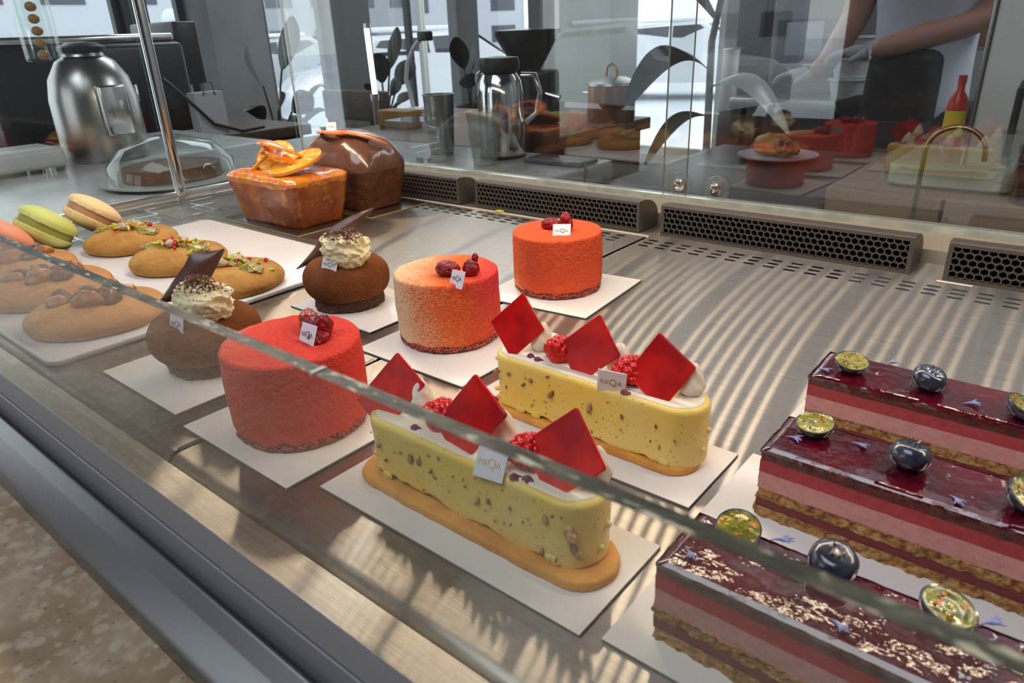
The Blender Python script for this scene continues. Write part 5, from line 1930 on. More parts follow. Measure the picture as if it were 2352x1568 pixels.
t = empty('serving_dish', (-1.42, 0.66, ZS), 'round cake dish under low clear dome beside the steel urn', 'dish')
G().lathe([(0, 0), (0.10, 0), (0.13, 0.008), (0.132, 0.012), (0.10, 0.010), (0, 0.010)], 48).build('plate', PALEW, t)
G().lathe([(0.092, 0.011), (0.090, 0.035), (0, 0.040)], 48, cap=False).build('brown_cake', WOODM, t)
G().lathe([(0.118, 0.011), (0.115, 0.04), (0.085, 0.072), (0.03, 0.088), (0, 0.090)], 48, cap=False).build('dome', GLASS, t)
t = empty('pendant_jar', (-1.70, 0.585, 0.178), 'clear glass jar with an amber rod inside, hung on an added cord, top left', 'lamp')  # hanging glass jar, not a lamp; the cord is added
G().lathe([(0, 0), (0.030, 0), (0.033, 0.004), (0.034, 0.16), (0.031, 0.16), (0.030, 0.006), (0, 0.006)], 40).build('glass_tube', GLASS, t)
for k in range(7):
    G().ell((0.0, 0.0, 0.012 + 0.022 * k), (0.011 - 0.002 * (k % 2), 0.011, 0.009), 12, 8).build('amber_bead', mk('amber_glass', (0.42, 0.20, 0.05), 0.2), t)
G().lathe([(0, 0.16), (0.036, 0.16), (0.036, 0.172), (0, 0.175)], 32).build('cap', mk('brass', (0.55, 0.42, 0.18), 0.25, 1.0), t)
G().tube([(0, 0, 0.17), (0, 0, 1.72)], 0.003, 8).build('cord', BLACKP, t)

# dark desk with a screen, bag and cables
t = empty('desk', (-2.75, 1.10, -0.95), 'dark brown desk standing by the left windows', 'desk')
G().rbox(-0.40, 0.40, -0.65, 0.55, 0.82, 0.86, 0.006).build('desk_top', WOODD, t)
G().rbox(-0.36, 0.36, 0.10, 0.50, 0.35, 0.82, 0.006).build('drawer_unit', WOODM, t)
for (px, py) in ((-0.36, -0.6), (0.36, -0.6), (-0.36, 0.5), (0.36, 0.5)):
    G().box(px - 0.02, px + 0.02, py - 0.02, py + 0.02, 0, 0.82).build('leg', WOODD, t, False)
t = empty('coffee_machine', (-2.65, 1.02, -0.09), 'black espresso machine on the desk, behind the slim steel post', 'machine')
G().rbox(-0.22, 0.22, -0.34, 0.24, 0.02, 0.30, 0.02).build('housing', BLACKP, t)
G().rbox(-0.16, 0.16, 0.245, 0.33, 0.16, 0.36, 0.01).build('side_tower', BLACKP, t)
G().rbox(-0.20, 0.20, -0.32, 0.22, 0.30, 0.325, 0.008).build('cup_rail', CHROME, t)
for (px) in (-0.15, 0.02):
    G().lathe([(0, 0), (0.03, 0), (0.03, 0.05), (0, 0.05)], 20, c=(0.235, px, 0.13)).build('group_head', CHROME, t)
for k in range(4): G().box(-0.2, -0.16, -0.3 + k * 0.15, -0.27 + k * 0.15, 0, 0.02).build('foot', BLACKP, t, False)
t = empty('paper_bag', (-2.40, 1.28, -0.09), 'white paper bag with loop handles on the desk', 'bag')
G().prism(rounded_rect(-0.03, 0.03, -0.05, 0.05, 0.004), 0, 0.14).warp(lambda p: Vector((p.x * (1 - p.z), p.y * (1 + p.z * 0.3), p.z))).build('bag_body', mk('white_paper', (0.55, 0.56, 0.56), 0.7), t)
G().tube([(0.03, -0.02, 0.13), (0.03, -0.015, 0.17), (0.03, 0.015, 0.17), (0.03, 0.02, 0.13)], 0.002, 6).build('handle', BLACKP, t)
o = G().tube([(-2.40, 1.15, 0.10), (-2.36, 1.20, 0.03), (-2.36, 1.27, -0.05), (-2.35, 1.36, -0.083), (-2.40, 1.48, -0.085)], 0.006, 8).build('power_cable', BLACKP)
tag(o, 'black cable looping down beside the white paper bag', 'cable')


def leaf(g, base, tip, w_, droop, roll=0.0, n=12):
    base, tip = Vector(base), Vector(tip)
    d = tip - base
    L_ = d.length
    side = d.cross(Vector((0, 0, 1)))
    if side.length < 1e-4: side = Vector((1, 0, 0))
    side.normalize()
    side = Matrix.Rotation(roll, 3, d.normalized()) @ side
    V, F = [], []
    for i in range(n + 1):
        t = i / n
        ww = w_ * math.sin(PI * min(1, t * 0.94 + 0.03)) ** 0.75
        c = base + d * t + Vector((0, 0, droop * math.sin(PI * t) * L_))
        up = side.cross(d.normalized()).normalized()
        for s_ in (-1, -0.5, 0, 0.5, 1):
            V.append(c + side * s_ * ww - up * (abs(s_) * ww * 0.22))
    for i in range(n):
        for k in range(4):
            F.append((i * 5 + k, i * 5 + k + 1, (i + 1) * 5 + k + 1, (i + 1) * 5 + k))
    g.add(V, F)
    return g


LEAFM = mk('dark_green_leaf', (0.030, 0.045, 0.030), 0.35, spec=0.5)
LEAFB = mk('black_green_leaf', (0.012, 0.016, 0.013), 0.5)


def potted(x, y, z, label, leaves, mt, pot_r=0.09, pot_h=0.16, base_z=None):
    t = empty('potted_plant', (x, y, z), label, 'plant', 'window plants')
    G().lathe([(0, 0), (pot_r * 0.75, 0), (pot_r, pot_h), (pot_r * 0.9, pot_h), (pot_r * 0.85, pot_h - 0.02), (0, pot_h - 0.02)], 32).build('pot', BLACKP, t)
    for (tip, w_, droop, roll) in leaves:
        mid = Vector((tip[0] * 0.45, tip[1] * 0.45, pot_h + (tip[2] - pot_h) * 0.55))
        o = leaf(G(), mid, tip, w_, droop, roll).build('leaf', mt, t)
        G().tube([(tip[0] * 0.05, tip[1] * 0.05, pot_h - 0.02), (mid.x * 0.7, mid.y * 0.7, mid.z * 0.8), mid], 0.005, 6).build('stem', mt, o)
    return t


# window bench carrying the plants
t = empty('window_bench', (-3.25, 2.6, -0.95), 'dark bench along the left windows under the plants', 'bench')
G().rbox(-0.38, 0.30, -0.75, 2.2, 0.58, 0.63, 0.006).build('bench_top', WOODD, t)
G().box(-0.30, 0.22, -0.70, 2.15, 0, 0.58).build('bench_base', W_DARK, t, False)
potted(-3.10, 1.98, -0.32, 'large-leaved plant in front of the snowy left window', [
    ((0.02, 0.16, 0.62), 0.075, 0.05, 0.2), ((0.00, -0.08, 0.50), 0.085, 0.05, -0.3), ((0.05, 0.02, 0.30), 0.07, 0.1, 0.4), ((0.05, 0.30, 0.16), 0.05, 0.35, 0.1),
    ((0.0, 0.36, 0.26), 0.03, 0.4, 0.0), ((0.1, -0.20, 0.24), 0.05, 0.3, 0.2), ((-0.1, 0.24, 0.10), 0.04, 0.5, 0.2), ((0.12, 0.14, 0.28), 0.07, 0.1, 0.9)], LEAFM, 0.10, 0.12)
potted(-3.05, 2.62, -0.32, 'bushy dark plant right of the glowing tube', [
    ((0.02, 0.12, 0.56), 0.05, 0.05, 0.2), ((0.02, -0.02, 0.44), 0.06, 0.1, -0.3), ((0.05, 0.18, 0.40), 0.06, 0.1, 0.6), ((0.05, 0.06, 0.32), 0.07, 0.1, 0.4), ((0.05, 0.16, 0.24), 0.07, 0.2, 0.1),
    ((0.0, -0.10, 0.30), 0.05, 0.2, 0.0), ((0.1, 0.02, 0.20), 0.07, 0.2, 0.2)], LEAFB, 0.10, 0.12)
potted(-3.05, 3.30, -0.32, 'black-leaved plant in front of the white car', [
    ((0.02, -0.12, 0.50), 0.06, 0.05, 0.2), ((0.02, 0.02, 0.46), 0.07, 0.1, -0.3), ((0.05, 0.18, 0.34), 0.06, 0.1, 0.6), ((0.05, -0.06, 0.30), 0.07, 0.1, 0.4), ((0.05, 0.16, 0.22), 0.07, 0.2, 0.1)], LEAFB, 0.10, 0.12)

# arm chair by the concrete pillar
t = empty('cafe_chair', (-2.70, 1.95, -0.95), 'dark brown cafe chair before the concrete pillar', 'chair')
G().rbox(-0.22, 0.22, -0.22, 0.22, 0.66, 0.70, 0.015).build('seat', WOODD, t)
G().rbox(-0.22, 0.22, 0.18, 0.22, 0.80, 0.93, 0.012).build('backrest', WOODD, t)
for (px, py) in ((-0.19, -0.19), (0.19, -0.19), (-0.19, 0.19), (0.19, 0.19)):
    G().tube([(px * 1.15, py * 1.15, 0), (px, py, 0.66 if py < 0 else 0.9)], 0.014, 8).build('leg', WOODD, t)

# fluorescent tube on a clear stand
t = empty('tube_lamp', (-2.266, 1.90, -0.95), 'glowing white tube lamp standing upright', 'lamp')
G().tube([(0.004, 0, 0.945), (-0.004, 0, 1.178)], 0.010, 16).build('tube', mk('white_tube_glow', (1, 1, 1), 0.4, emit=(0.86, 0.86, 1.0), es=3.2), t)
G().lathe([(0, 0.92), (0.016, 0.92), (0.016, 0.945), (0, 0.945)], 20).build('socket', CHROME, t)
G().lathe([(0, 1.178), (0.013, 1.178), (0.013, 1.195), (0, 1.195)], 20).build('end_cap', CHROME, t)
G().tube([(0, 0, 0.0), (0, 0, 0.92)], 0.012, 12).build('stand', STEEL_D, t)
G().lathe([(0, 0), (0.12, 0), (0.12, 0.015), (0, 0.02)], 32).build('foot_plate', STEEL_D, t)

# ------------------------------------------------------------------ bar behind the case
t = empty('wooden_bar', (-1.9, 1.95, -0.95), 'brown wooden bar behind the grey worktop', 'bar')
G().rbox(-0.22, 0.60, -0.42, 0.12, 0.81, 0.85, 0.005).rbox(-0.55, 0.60, 0.115, 0.40, 0.81, 0.85, 0.005).build('bar_top', WOODM, t)
G().box(-0.20, 0.57, -0.38, 0.12, 0, 0.81).box(-0.52, 0.57, 0.12, 0.38, 0, 0.81).build('bar_front', WOODD, t, False)
o = G().rbox(-2.05, -1.90, 1.72, 1.80, -0.099, -0.04, 0.006).build('amber_box', mk('amber_card', (0.34, 0.18, 0.03), 0.5))
tag(o, 'small amber box on the wooden bar', 'box')
t = empty('grey_worktop', (-1.35, 1.0, -0.95), 'pale grey worktop directly behind the sliding doors, carrying the flask', 'worktop')
G().rbox(-0.40, 0.565, -0.235, 0.270, 0.862, 0.9, 0.006).build('top', PALEW, t)
G().box(-0.39, 0.45, -0.20, 0.25, 0, 0.862).build('cupboard', mk('brown_cupboard', (0.13, 0.075, 0.05), 0.5), t, False)
ZW = -0.0495
t = empty('vacuum_flask', (-1.02, 1.195, ZW), 'shiny steel vacuum flask with a curved handle on the grey worktop', 'flask')
G().lathe([(0, 0), (0.047, 0), (0.049, 0.006), (0.048, 0.13), (0.044, 0.155), (0.034, 0.172), (0, 0.172)], 56).build('body', CHROME, t)
G().lathe([(0, 0.172), (0.040, 0.172), (0.043, 0.185), (0.040, 0.200), (0, 0.203)], 40).build('lid', BLACKP, t)
G().tube([(0.040, 0.022, 0.165), (0.065, 0.035, 0.165), (0.075, 0.040, 0.13), (0.068, 0.037, 0.09), (0.046, 0.025, 0.07)], 0.006, 10).build('handle', CHROME, t)
G().lathe([(0, -0.0005), (0.05, -0.0005), (0.051, 0.006), (0, 0.006)], 40).build('base_ring', BLACKP, t)
t = empty('plastic_cup', (-0.983, 1.095, ZW), 'frosted plastic cup in front of the flask', 'cup')
CUPM = glass_mat('frosted_plastic', tint=(0.80, 0.84, 0.82), boost=1.0, haze=0.16)
G().lathe([(0, 0), (0.023, 0), (0.024, 0.002), (0.033, 0.098), (0.0345, 0.098), (0.0345, 0.101), (0.032, 0.101), (0.0225, 0.004), (0, 0.003)], 48).build('wall', CUPM, t)
t = empty('glass_jug', (-1.14, 1.055, ZW), 'clear square glass jug with a handle left of the plastic cup', 'jug')
G().prism(rounded_rect(-0.05, 0.05, -0.045, 0.045, 0.012), 0, 0.088).build('jug_wall', ACRYL, t)
G().tube([(0.05, -0.01, 0.075), (0.085, -0.017, 0.074), (0.088, -0.018, 0.02), (0.052, -0.01, 0.014)], 0.005, 10).build('handle', ACRYL, t)
o = G().lathe([(0, 0), (0.05, 0), (0.066, 0.006), (0.068, 0.008), (0.05, 0.004), (0, 0.003)], 48, c=(-1.045, 0.96, ZW)).build('saucer', mk('white_china', (0.55, 0.56, 0.55), 0.2))
tag(o, 'white round plate on the grey worktop just over the first grille', 'plate')
o = G().lathe([(0, 0), (0.018, 0), (0.022, 0.012), (0.016, 0.016), (0, 0.014)], 28, c=(-1.05, 0.96, ZW + 0.004)).build('dark_lid', BLACKP)
tag(o, 'small black lid on the white round plate', 'lid')
o = G().rbox(-0.985, -0.865, 0.975, 1.010, ZW, ZW + 0.007, 0.002).build('black_scale', BLACKP)
tag(o, 'flat black kitchen scale at the worktop edge over the grilles', 'scale')
t = empty('mobile_phone', (-0.862, 1.185, ZW), 'flat grey mobile phone charging on the grey worktop', 'phone', rz=0.0)
G().rbox(-0.070, 0.072, -0.030, 0.035, 0, 0.009, 0.003).build('body', mk('slate_phone', (0.10, 0.14, 0.16), 0.25), t)
G().rbox(-0.066, 0.068, -0.027, 0.032, 0.009, 0.0094, 0.0001).build('screen', mk('phone_screen', (0.20, 0.22, 0.22), 0.08, coat=0.5), t)
o = G().tube([(-0.792, 1.175, ZW + 0.004), (-0.780, 1.160, ZW + 0.003), (-0.776, 1.15, -0.07), (-0.777, 1.15, -0.12), (-0.784, 1.15, -0.20)], 0.0022, 8).build('charging_cable', BLACKP)
tag(o, 'thin black charging cable hanging from the phone over the worktop edge', 'cable')
t = empty('steel_beaker', (-1.175, 1.165, ZW), 'small open steel beaker standing left of the flask', 'beaker')
G().lathe([(0, 0), (0.026, 0), (0.028, 0.01), (0.034, 0.125), (0.037, 0.128), (0.033, 0.128), (0.026, 0.012), (0, 0.008)], 40).build('wall', URN, t)
t = empty('coffee_grinder', (-1.28, 1.62, -0.0995), 'black coffee grinder with a funnel hopper behind the flask', 'grinder')
G().rbox(-0.06, 0.06, -0.07, 0.07, 0, 0.20, 0.012).build('body', BLACKP, t)
G().lathe([(0, 0.20), (0.035, 0.20), (0.09, 0.29), (0.092, 0.30), (0.03, 0.304), (0, 0.304)], 40).build('hopper', mk('smoky_hopper', (0.03, 0.03, 0.032), 0.15), t)
G().tube([(0.06, 0.0, 0.14), (0.10, 0.01, 0.13)], 0.008, 10).build('handle', CHROME, t)
t = empty('glass_dome', (-1.42, 1.66, -0.0995), 'clear domed mixing jug left of the grinder', 'jug')
G().lathe([(0.045, 0.005), (0.05, 0.12), (0.07, 0.17), (0.068, 0.19), (0.03, 0.215), (0, 0.22)], 40, cap=False).build('jug_wall', ACRYL, t)
G().lathe([(0, 0), (0.055, 0), (0.055, 0.02), (0, 0.02)], 32).build('base', STEEL_D, t)
COPPER = mk('copper', (0.48, 0.22, 0.11), 0.3, 1.0)
t = empty('copper_pot', (-1.36, 1.985, -0.0995), 'copper pot with glass lid and loop handle by the pale pillar', 'pot')
t.location = (-1.375, 2.20, -0.0995)
G().lathe([(0, 0), (0.080, 0), (0.082, 0.01), (0.082, 0.115), (0.086, 0.118), (0, 0.118)], 56).build('body', COPPER, t)
G().lathe([(0.088, 0.118), (0.086, 0.126), (0.05, 0.142), (0, 0.148)], 48, cap=False).build('lid', URN, t)
G().tube([(-0.022, 0, 0.146), (-0.018, 0, 0.175), (0, 0, 0.186), (0.018, 0, 0.175), (0.022, 0, 0.146)], 0.005, 10).build('loop_handle', COPPER, t)
for s_ in (-1, 1): G().tube([(s_ * 0.080, -0.02, 0.09), (s_ * 0.105, -0.012, 0.092), (s_ * 0.105, 0.012, 0.092), (s_ * 0.080, 0.02, 0.09)], 0.004, 8).build('side_handle', CHROME, t)
t = empty('desk_lamp', (-2.32, 2.15, -0.0995), 'white flexible desk lamp bending upwards before the plants', 'lamp')
G().lathe([(0, 0), (0.05, 0), (0.05, 0.012), (0.02, 0.02), (0, 0.02)], 32).build('base', mk('white_lamp', (0.62, 0.64, 0.66), 0.3), t)
G().tube([(0, 0, 0.015), (-0.01, 0, 0.06), (-0.03, 0, 0.13), (-0.015, 0, 0.19), (0.03, 0, 0.25), (0.085, 0, 0.29)], 0.009, 12).build('gooseneck', mk('white_lamp_neck', (0.62, 0.64, 0.66), 0.3), t)
G().rbox(0.075, 0.13, -0.02, 0.02, 0.275, 0.31, 0.006).build('head', BLACKP, t)
t = empty('wall_socket', (-1.925, 2.998, -0.075), 'black plug in a socket on the pale pillar', 'socket')
G().rbox(-0.035, 0.035, -0.006, 0.0, -0.035, 0.035, 0.003).build('plate', W_PALE, t)
G().rbox(-0.025, 0.025, -0.040, -0.006, -0.035, 0.030, 0.005).build('plug', BLACKP, t)
G().tube([(0.0, -0.025, -0.035), (0.004, -0.03, -0.12), (-0.01, -0.02, -0.22), (0.01, -0.012, -0.34)], 0.003, 8).build('lead', BLACKP, t)

# ------------------------------------------------------------------ kitchen to the right
WOODL = mk('light_worktop_wood', (0.30, 0.19, 0.11), 0.45, var=[(9, (0.22, 0.13, 0.07), 0.4, 0.7, 4)], stretch=(1, 7, 7))
t = empty('wooden_counter', (0.05, 1.5, -0.95), 'thick wooden kitchen counter behind the right sliding door', 'counter')
G().rbox(-0.395, 1.2, -0.29, 0.256, 0.855, 0.9, 0.006).build('counter_top', WOODL, t)
G().box(-0.36, 1.18, -0.26, 0.245, 0, 0.855).build('cupboard', mk('light_grey_cupboard', (0.33, 0.35, 0.38), 0.45), t, False)
o = G().rbox(-0.775, -0.355, 1.20, 1.78, -0.95, -0.085, 0.008).build('black_fridge_cabinet', BLACKP)
tag(o, 'low black cabinet between the worktop and the wooden counter', 'cabinet')
DOUGHW = mk('pale_dough', (0.50, 0.55, 0.46), 0.5, var=[(16, (0.42, 0.49, 0.36), 0.4, 0.65, 3)], bumps=[(30, 0.5, 0.006, 3)])
t = empty('food_container', (-0.185, 1.48, -0.0495), 'clear long container of pale filling on the wooden counter', 'container')
G().prism(rounded_rect(-0.085, 0.085, -0.22, 0.20, 0.02), 0.002, 0.034, 0.004, 0.004).build('filling', DOUGHW, t)
G().prism(rounded_rect(-0.092, 0.092, -0.228, 0.208, 0.022), 0, 0.042).build('box', GLASS, t)
g = G()
LETT = mk('lettuce', (0.30, 0.40, 0.06), 0.5, var=[(40, (0.46, 0.50, 0.16), 0.4, 0.7, 3)])
rnd = random.Random(4)
for i in range(8):
    x_, y_ = -0.19 + i * 0.045, 1.735 + rnd.uniform(-0.01, 0.01)
    o = G().ell((x_, y_, -0.034), (0.030, 0.014, 0.015), 30, 14, Euler((0, rnd.uniform(-.3, .3), rnd.uniform(-.5, .5))), lambda p: p * (1 + 0.4 * nz(p, 3.2, i * 3.0))).build('lettuce_leaf', LETT)
    tag(o, 'crumpled green lettuce leaf in the row behind the clear container', 'lettuce', 'lettuce leaves behind the clear container')
t = empty('fridge', (0.16, 1.95, -0.95), 'white fridge with a black bar handle at the right edge', 'fridge')
G().rbox(-0.395, 0.5, -0.02, 0.38, 0.0, 2.0, 0.012).build('cabinet', mk('white_enamel', (0.50, 0.52, 0.51), 0.3), t)
G().rbox(-0.398, 0.5, -0.045, -0.021, 0.05, 1.98, 0.008).build('door', mk('white_door_enamel', (0.80, 0.82, 0.80), 0.28), t)
G().tube([(-0.325, -0.045, 0.925), (-0.325, -0.085, 0.93), (-0.325, -0.085, 1.01), (-0.325, -0.045, 1.02)], 0.007, 12).build('handle', BLACKP, t)
G().rbox(-0.406, -0.399, -0.048, 0.38, 0.05, 1.98, 0.002).build('steel_edge', URN, t)
G().rbox(-0.300, -0.06, -0.049, -0.0455, 0.90, 1.00, 0.002).build('control_panel', mk('grey_panel_label', (0.22, 0.25, 0.30), 0.3), t)
t.location = (0.165, 1.815, -0.95)


def bottle(x, y, z, h_, r, mt, cap, label, grp=None):
    t = empty('bottle', (x, y, z), label, 'bottle', grp)
    G().lathe([(0, 0), (r, 0), (r, h_ * 0.55), (r * 0.85, h_ * 0.68), (r * 0.38, h_ * 0.78), (r * 0.36, h_ * 0.90), (0, h_ * 0.90)], 32).build('body', mt, t)
    G().lathe([(0, h_ * 0.88), (r * 0.42, h_ * 0.88), (r * 0.40, h_), (0, h_)], 24).build('cap', cap, t)
    return t


REDM = mk('red_bottle', (0.55, 0.03, 0.02), 0.3)
bt = bottle(-0.262, 1.735, -0.0495, 0.135, 0.019, REDM, REDM, 'red sauce bottle with a yellow label beside the fridge')
G().lathe([(0.0194, 0.028), (0.0194, 0.068)], 32, cap=False).build('label_band', mk('yellow_label', (0.65, 0.55, 0.04), 0.4), bt)
AMB = mk('dark_amber_glass', (0.035, 0.017, 0.010), 0.12, coat=0.5)
ab = bottle(-0.070, 1.235, -0.0495, 0.135, 0.030, AMB, BLACKP, 'brown pump bottle at the front of the wooden counter')
G().tube([(0, 0, 0.13), (0, 0, 0.150), (-0.022, -0.004, 0.150)], 0.004, 8).build('pump', BLACKP, ab)
# faucet-like brass hook at the counter front
o = G().tube([(-0.205, 1.17, -0.06), (-0.205, 1.17, -0.02), (-0.205, 1.17, 0.02)] + [(-0.1685 - 0.0365 * math.cos(q * PI / 12), 1.17, 0.022 + 0.034 * math.sin(q * PI / 12)) for q in range(1, 13)] + [(-0.131, 1.17, 0.012)], 0.0035, 10)
o.rbox(-0.215, -0.165, 1.165, 1.209, -0.088, -0.078, 0.002)
o.tube([(-0.170, 1.17, -0.083), (-0.170, 1.17, -0.045)], 0.003, 8)
o.tube([(-0.205, 1.17, -0.083), (-0.205, 1.17, -0.055)], 0.003, 8)
o = o.build('brass_tap', mk('aged_brass', (0.34, 0.29, 0.14), 0.3, 0.9))
tag(o, 'slender curved brass tap clamped to the wooden counter', 'tap')

t = empty('sandwich_plate', (-0.575, 1.62, -0.0845), 'white plate with a sandwich and salad on the black cabinet', 'plate')
G().lathe([(0, 0), (0.05, 0), (0.085, 0.008), (0.087, 0.011), (0.05, 0.005), (0, 0.004)], 48).build('plate', mk('white_plate', (0.6, 0.6, 0.6), 0.2), t)
t2 = empty('sandwich', (-0.585, 1.62, -0.079), 'toasted bun sandwich on the white plate', 'sandwich')
BUN = mk('toasted_bun', (0.42, 0.21, 0.06), 0.6, var=[(30, (0.55, 0.36, 0.12), 0.4, 0.7, 3)])
G().ell((-0.005, 0, 0.030), (0.038, 0.032, 0.020), 28, 16, None, lambda p: p * (1 + 0.2 * nz(p, 2))).build('top_bun', BUN, t2)
G().ell((-0.005, 0, 0.013), (0.038, 0.032, 0.010), 28, 12).build('bottom_bun', BUN, t2)
G().ell((0.034, -0.01, 0.020), (0.026, 0.026, 0.016), 28, 14, None, lambda p: p * (1 + 0.45 * nz(p, 3))).build('salad', mk('salad_green', (0.09, 0.16, 0.03), 0.5, var=[(90, (0.16, 0.02, 0.03), 0.5, 0.6, 2)]), t2)

t = empty('steel_oven', (-0.86, 3.30, -0.95), 'dark steel oven with a bar handle behind the cook', 'oven')
G().rbox(-0.30, 0.32, -0.25, 0.25, 0, 1.5, 0.01).build('body', mk('oven_steel', (0.13, 0.13, 0.13), 0.35, 0.6), t)
G().rbox(-0.27, -0.03, -0.275, -0.251, 0.80, 1.15, 0.006).build('door', BLACKP, t)
G().rbox(-0.23, -0.09, -0.278, -0.2755, 1.02, 1.14, 0.001).build('door_window', mk('oven_window', (0.28, 0.31, 0.36), 0.15), t)
G().tube([(-0.15, -0.285, 0.985), (0.02, -0.285, 0.985)], 0.012, 12).build('handle', CHROME, t)
t = empty('steel_cabinet', (-1.25, 3.30, -0.95), 'tall pale steel cabinet left of the dark oven', 'cabinet')
G().rbox(-0.10, -0.02 + 0.0, -0.28, 0.25, 0, 1.05, 0.006).build('body', URN, t)
G().rbox(-0.12, -0.0, -0.10, 0.25, 1.05, 1.25, 0.006).build('top_box', BLACKP, t)
t = empty('kitchen_table', (-0.75, 2.92, -0.95), 'steel kitchen table between the oven and the cook', 'table')
G().rbox(-0.45, 0.18, -0.14, 0.07, 0.84, 0.88, 0.005).build('table_top', URN, t)
for (px, py) in ((-0.42, -0.11), (0.15, -0.11), (-0.42, 0.04), (0.15, 0.04)):
    G().box(px - 0.02, px + 0.02, py - 0.02, py + 0.02, 0, 0.84).build('leg', URN, t, False)
t = empty('white_tub', (-0.79, 2.88, -0.0695), 'stack of white plastic tubs on the kitchen table', 'tub')
for k in range(3):
    G().lathe([(0, 0.07 * k), (0.055, 0.07 * k), (0.068, 0.07 * k + 0.058), (0.074, 0.07 * k + 0.062), (0.074, 0.07 * k + 0.068), (0, 0.07 * k + 0.068)], 32).build('tub', mk('white_tub_plastic', (0.50, 0.52, 0.52), 0.4), t)
t = empty('storage_rack', (-0.36, 3.05, -0.95), 'grey steel shelf unit with jars, left of the fridge', 'shelf')
for zz in (0.75, 1.035, 1.30):
    G().rbox(-0.15, 0.15, -0.12, 0.15, zz, zz + 0.012, 0.002).build('shelf_board', URN, t)
for (px, py) in ((-0.145, -0.115), (0.145, -0.115), (-0.145, 0.145), (0.145, 0.145)):
    G().box(px - 0.01, px + 0.01, py - 0.01, py + 0.01, 0, 1.5).build('upright', URN, t, False)
for i, (px, hh, cc, wd) in enumerate(((-0.09, 0.10, (0.30, 0.13, 0.06), 'brown'), (-0.045, 0.13, (0.45, 0.46, 0.46), 'white'), (0.005, 0.09, (0.34, 0.16, 0.08), 'copper coloured'))):
    o = G().lathe([(0, 0), (0.020, 0), (0.021, hh * 0.8), (0.014, hh * 0.86), (0.015, hh), (0, hh)], 24, c=(-0.42 + px, 2.98, 0.0975)).build('spice_jar', mk('jar_%d' % i, cc, 0.3))
    tag(o, wd + ' spice jar on the steel shelf beside the fridge', 'jar')

# rubber plant added in place of see-through leaves mirrored in the glass
t = empty('rubber_plant', (-0.95, 2.05, -0.95), 'tall grey-green rubber plant added for mirrored leaves, right of the grey worktop', 'plant')
G().lathe([(0, 0), (0.11, 0), (0.14, 0.25), (0.125, 0.25), (0.12, 0.22), (0, 0.22)], 36).build('pot', W_GREY, t)
LEAFG = mk('grey_green_leaf', (0.26, 0.28, 0.27), 0.35, spec=0.5)  # pale grey imitates the faint mirror image of the leaves
stem_top = Vector((0.06, 0.0, 1.45))
G().tube([(0, 0, 0.22), (0.01, 0, 0.7), (0.0, 0, 1.1), stem_top], [0.014, 0.012, 0.010, 0.006], 10).build('stem', LEAFG, t)
for (b0, tip, w_, dr_, rl) in (((0.005, 0, 1.02), (-0.30, 0.02, 0.90), 0.055, 0.35, 0.5), ((0.03, 0, 1.22), (0.09, 0.0, 1.62), 0.045, 0.05, 1.2), ((0.0, 0, 0.90), (-0.20, 0.0, 0.74), 0.028, 0.25, 0.6),
                               ((0.005, 0, 0.98), (0.24, 0.02, 0.86), 0.045, 0.3, 0.4), ((0.0, 0, 0.75), (0.18, -0.02, 0.62), 0.05, 0.3, 0.4), ((0.02, 0, 1.15), (-0.18, 0.03, 1.28), 0.05, 0.2, 0.8)):
    leaf(G(), b0, tip, w_, dr_, rl, 18).build('leaf', LEAFG, t)

# ------------------------------------------------------------------ the cook
SKIN = mk('skin', (0.46, 0.24, 0.17), 0.5, sss=0.1)
SHIRT = mk('white_shirt', (0.50, 0.52, 0.58), 0.8)
APRON = mk('black_apron', (0.018, 0.018, 0.022), 0.8)
GLOVE = mk('pale_glove', (0.40, 0.38, 0.40), 0.3)


def skin_mesh(name, chains, mat_, parent, sub=2):
    """chains = list of [(x,y,z,r), ...]; consecutive points joined; a point equal to an earlier one is shared"""
    V, E, R_ = [], [], []
    idx = {}
    for ch in chains:
        prev = None
        for (x, y, z, r) in ch:
            key = (round(x, 4), round(y, 4), round(z, 4))
            if key not in idx:
                idx[key] = len(V)
                V.append((x, y, z)); R_.append(r)
            if prev is not None: E.append((prev, idx[key]))
            prev = idx[key]
    me = bpy.data.meshes.new(name)
    me.from_pydata(V, E, [])
    o = bpy.data.objects.new(name, me)
    COL.objects.link(o)
    md = o.modifiers.new('skin', 'SKIN')
    md.use_smooth_shade = True
    sv = me.skin_vertices[0].data if me.skin_vertices else None
    if sv is None:
        bm = bmesh.new(); bm.from_mesh(me)
        bm.verts.layers.skin.verify(); bm.to_mesh(me); bm.free()
        sv = me.skin_vertices[0].data
    for i, r in enumerate(R_):
        sv[i].radius = (r, r) if not isinstance(r, tuple) else r
        sv[i].use_root = (i == 0)
    md2 = o.modifiers.new('sub', 'SUBSURF')
    md2.levels = sub; md2.render_levels = sub
    dg = bpy.context.evaluated_depsgraph_get()
    me2 = bpy.data.meshes.new_from_object(o.evaluated_get(dg))
    bpy.data.objects.remove(o)
    me2.name = name
    me2.materials.clear()
    me2.materials.append(mat_)
    for p in me2.polygons: p.use_smooth = True
    o2 = bpy.data.objects.new(name, me2)
    COL.objects.link(o2)
    if parent: o2.parent = parent
    return o2


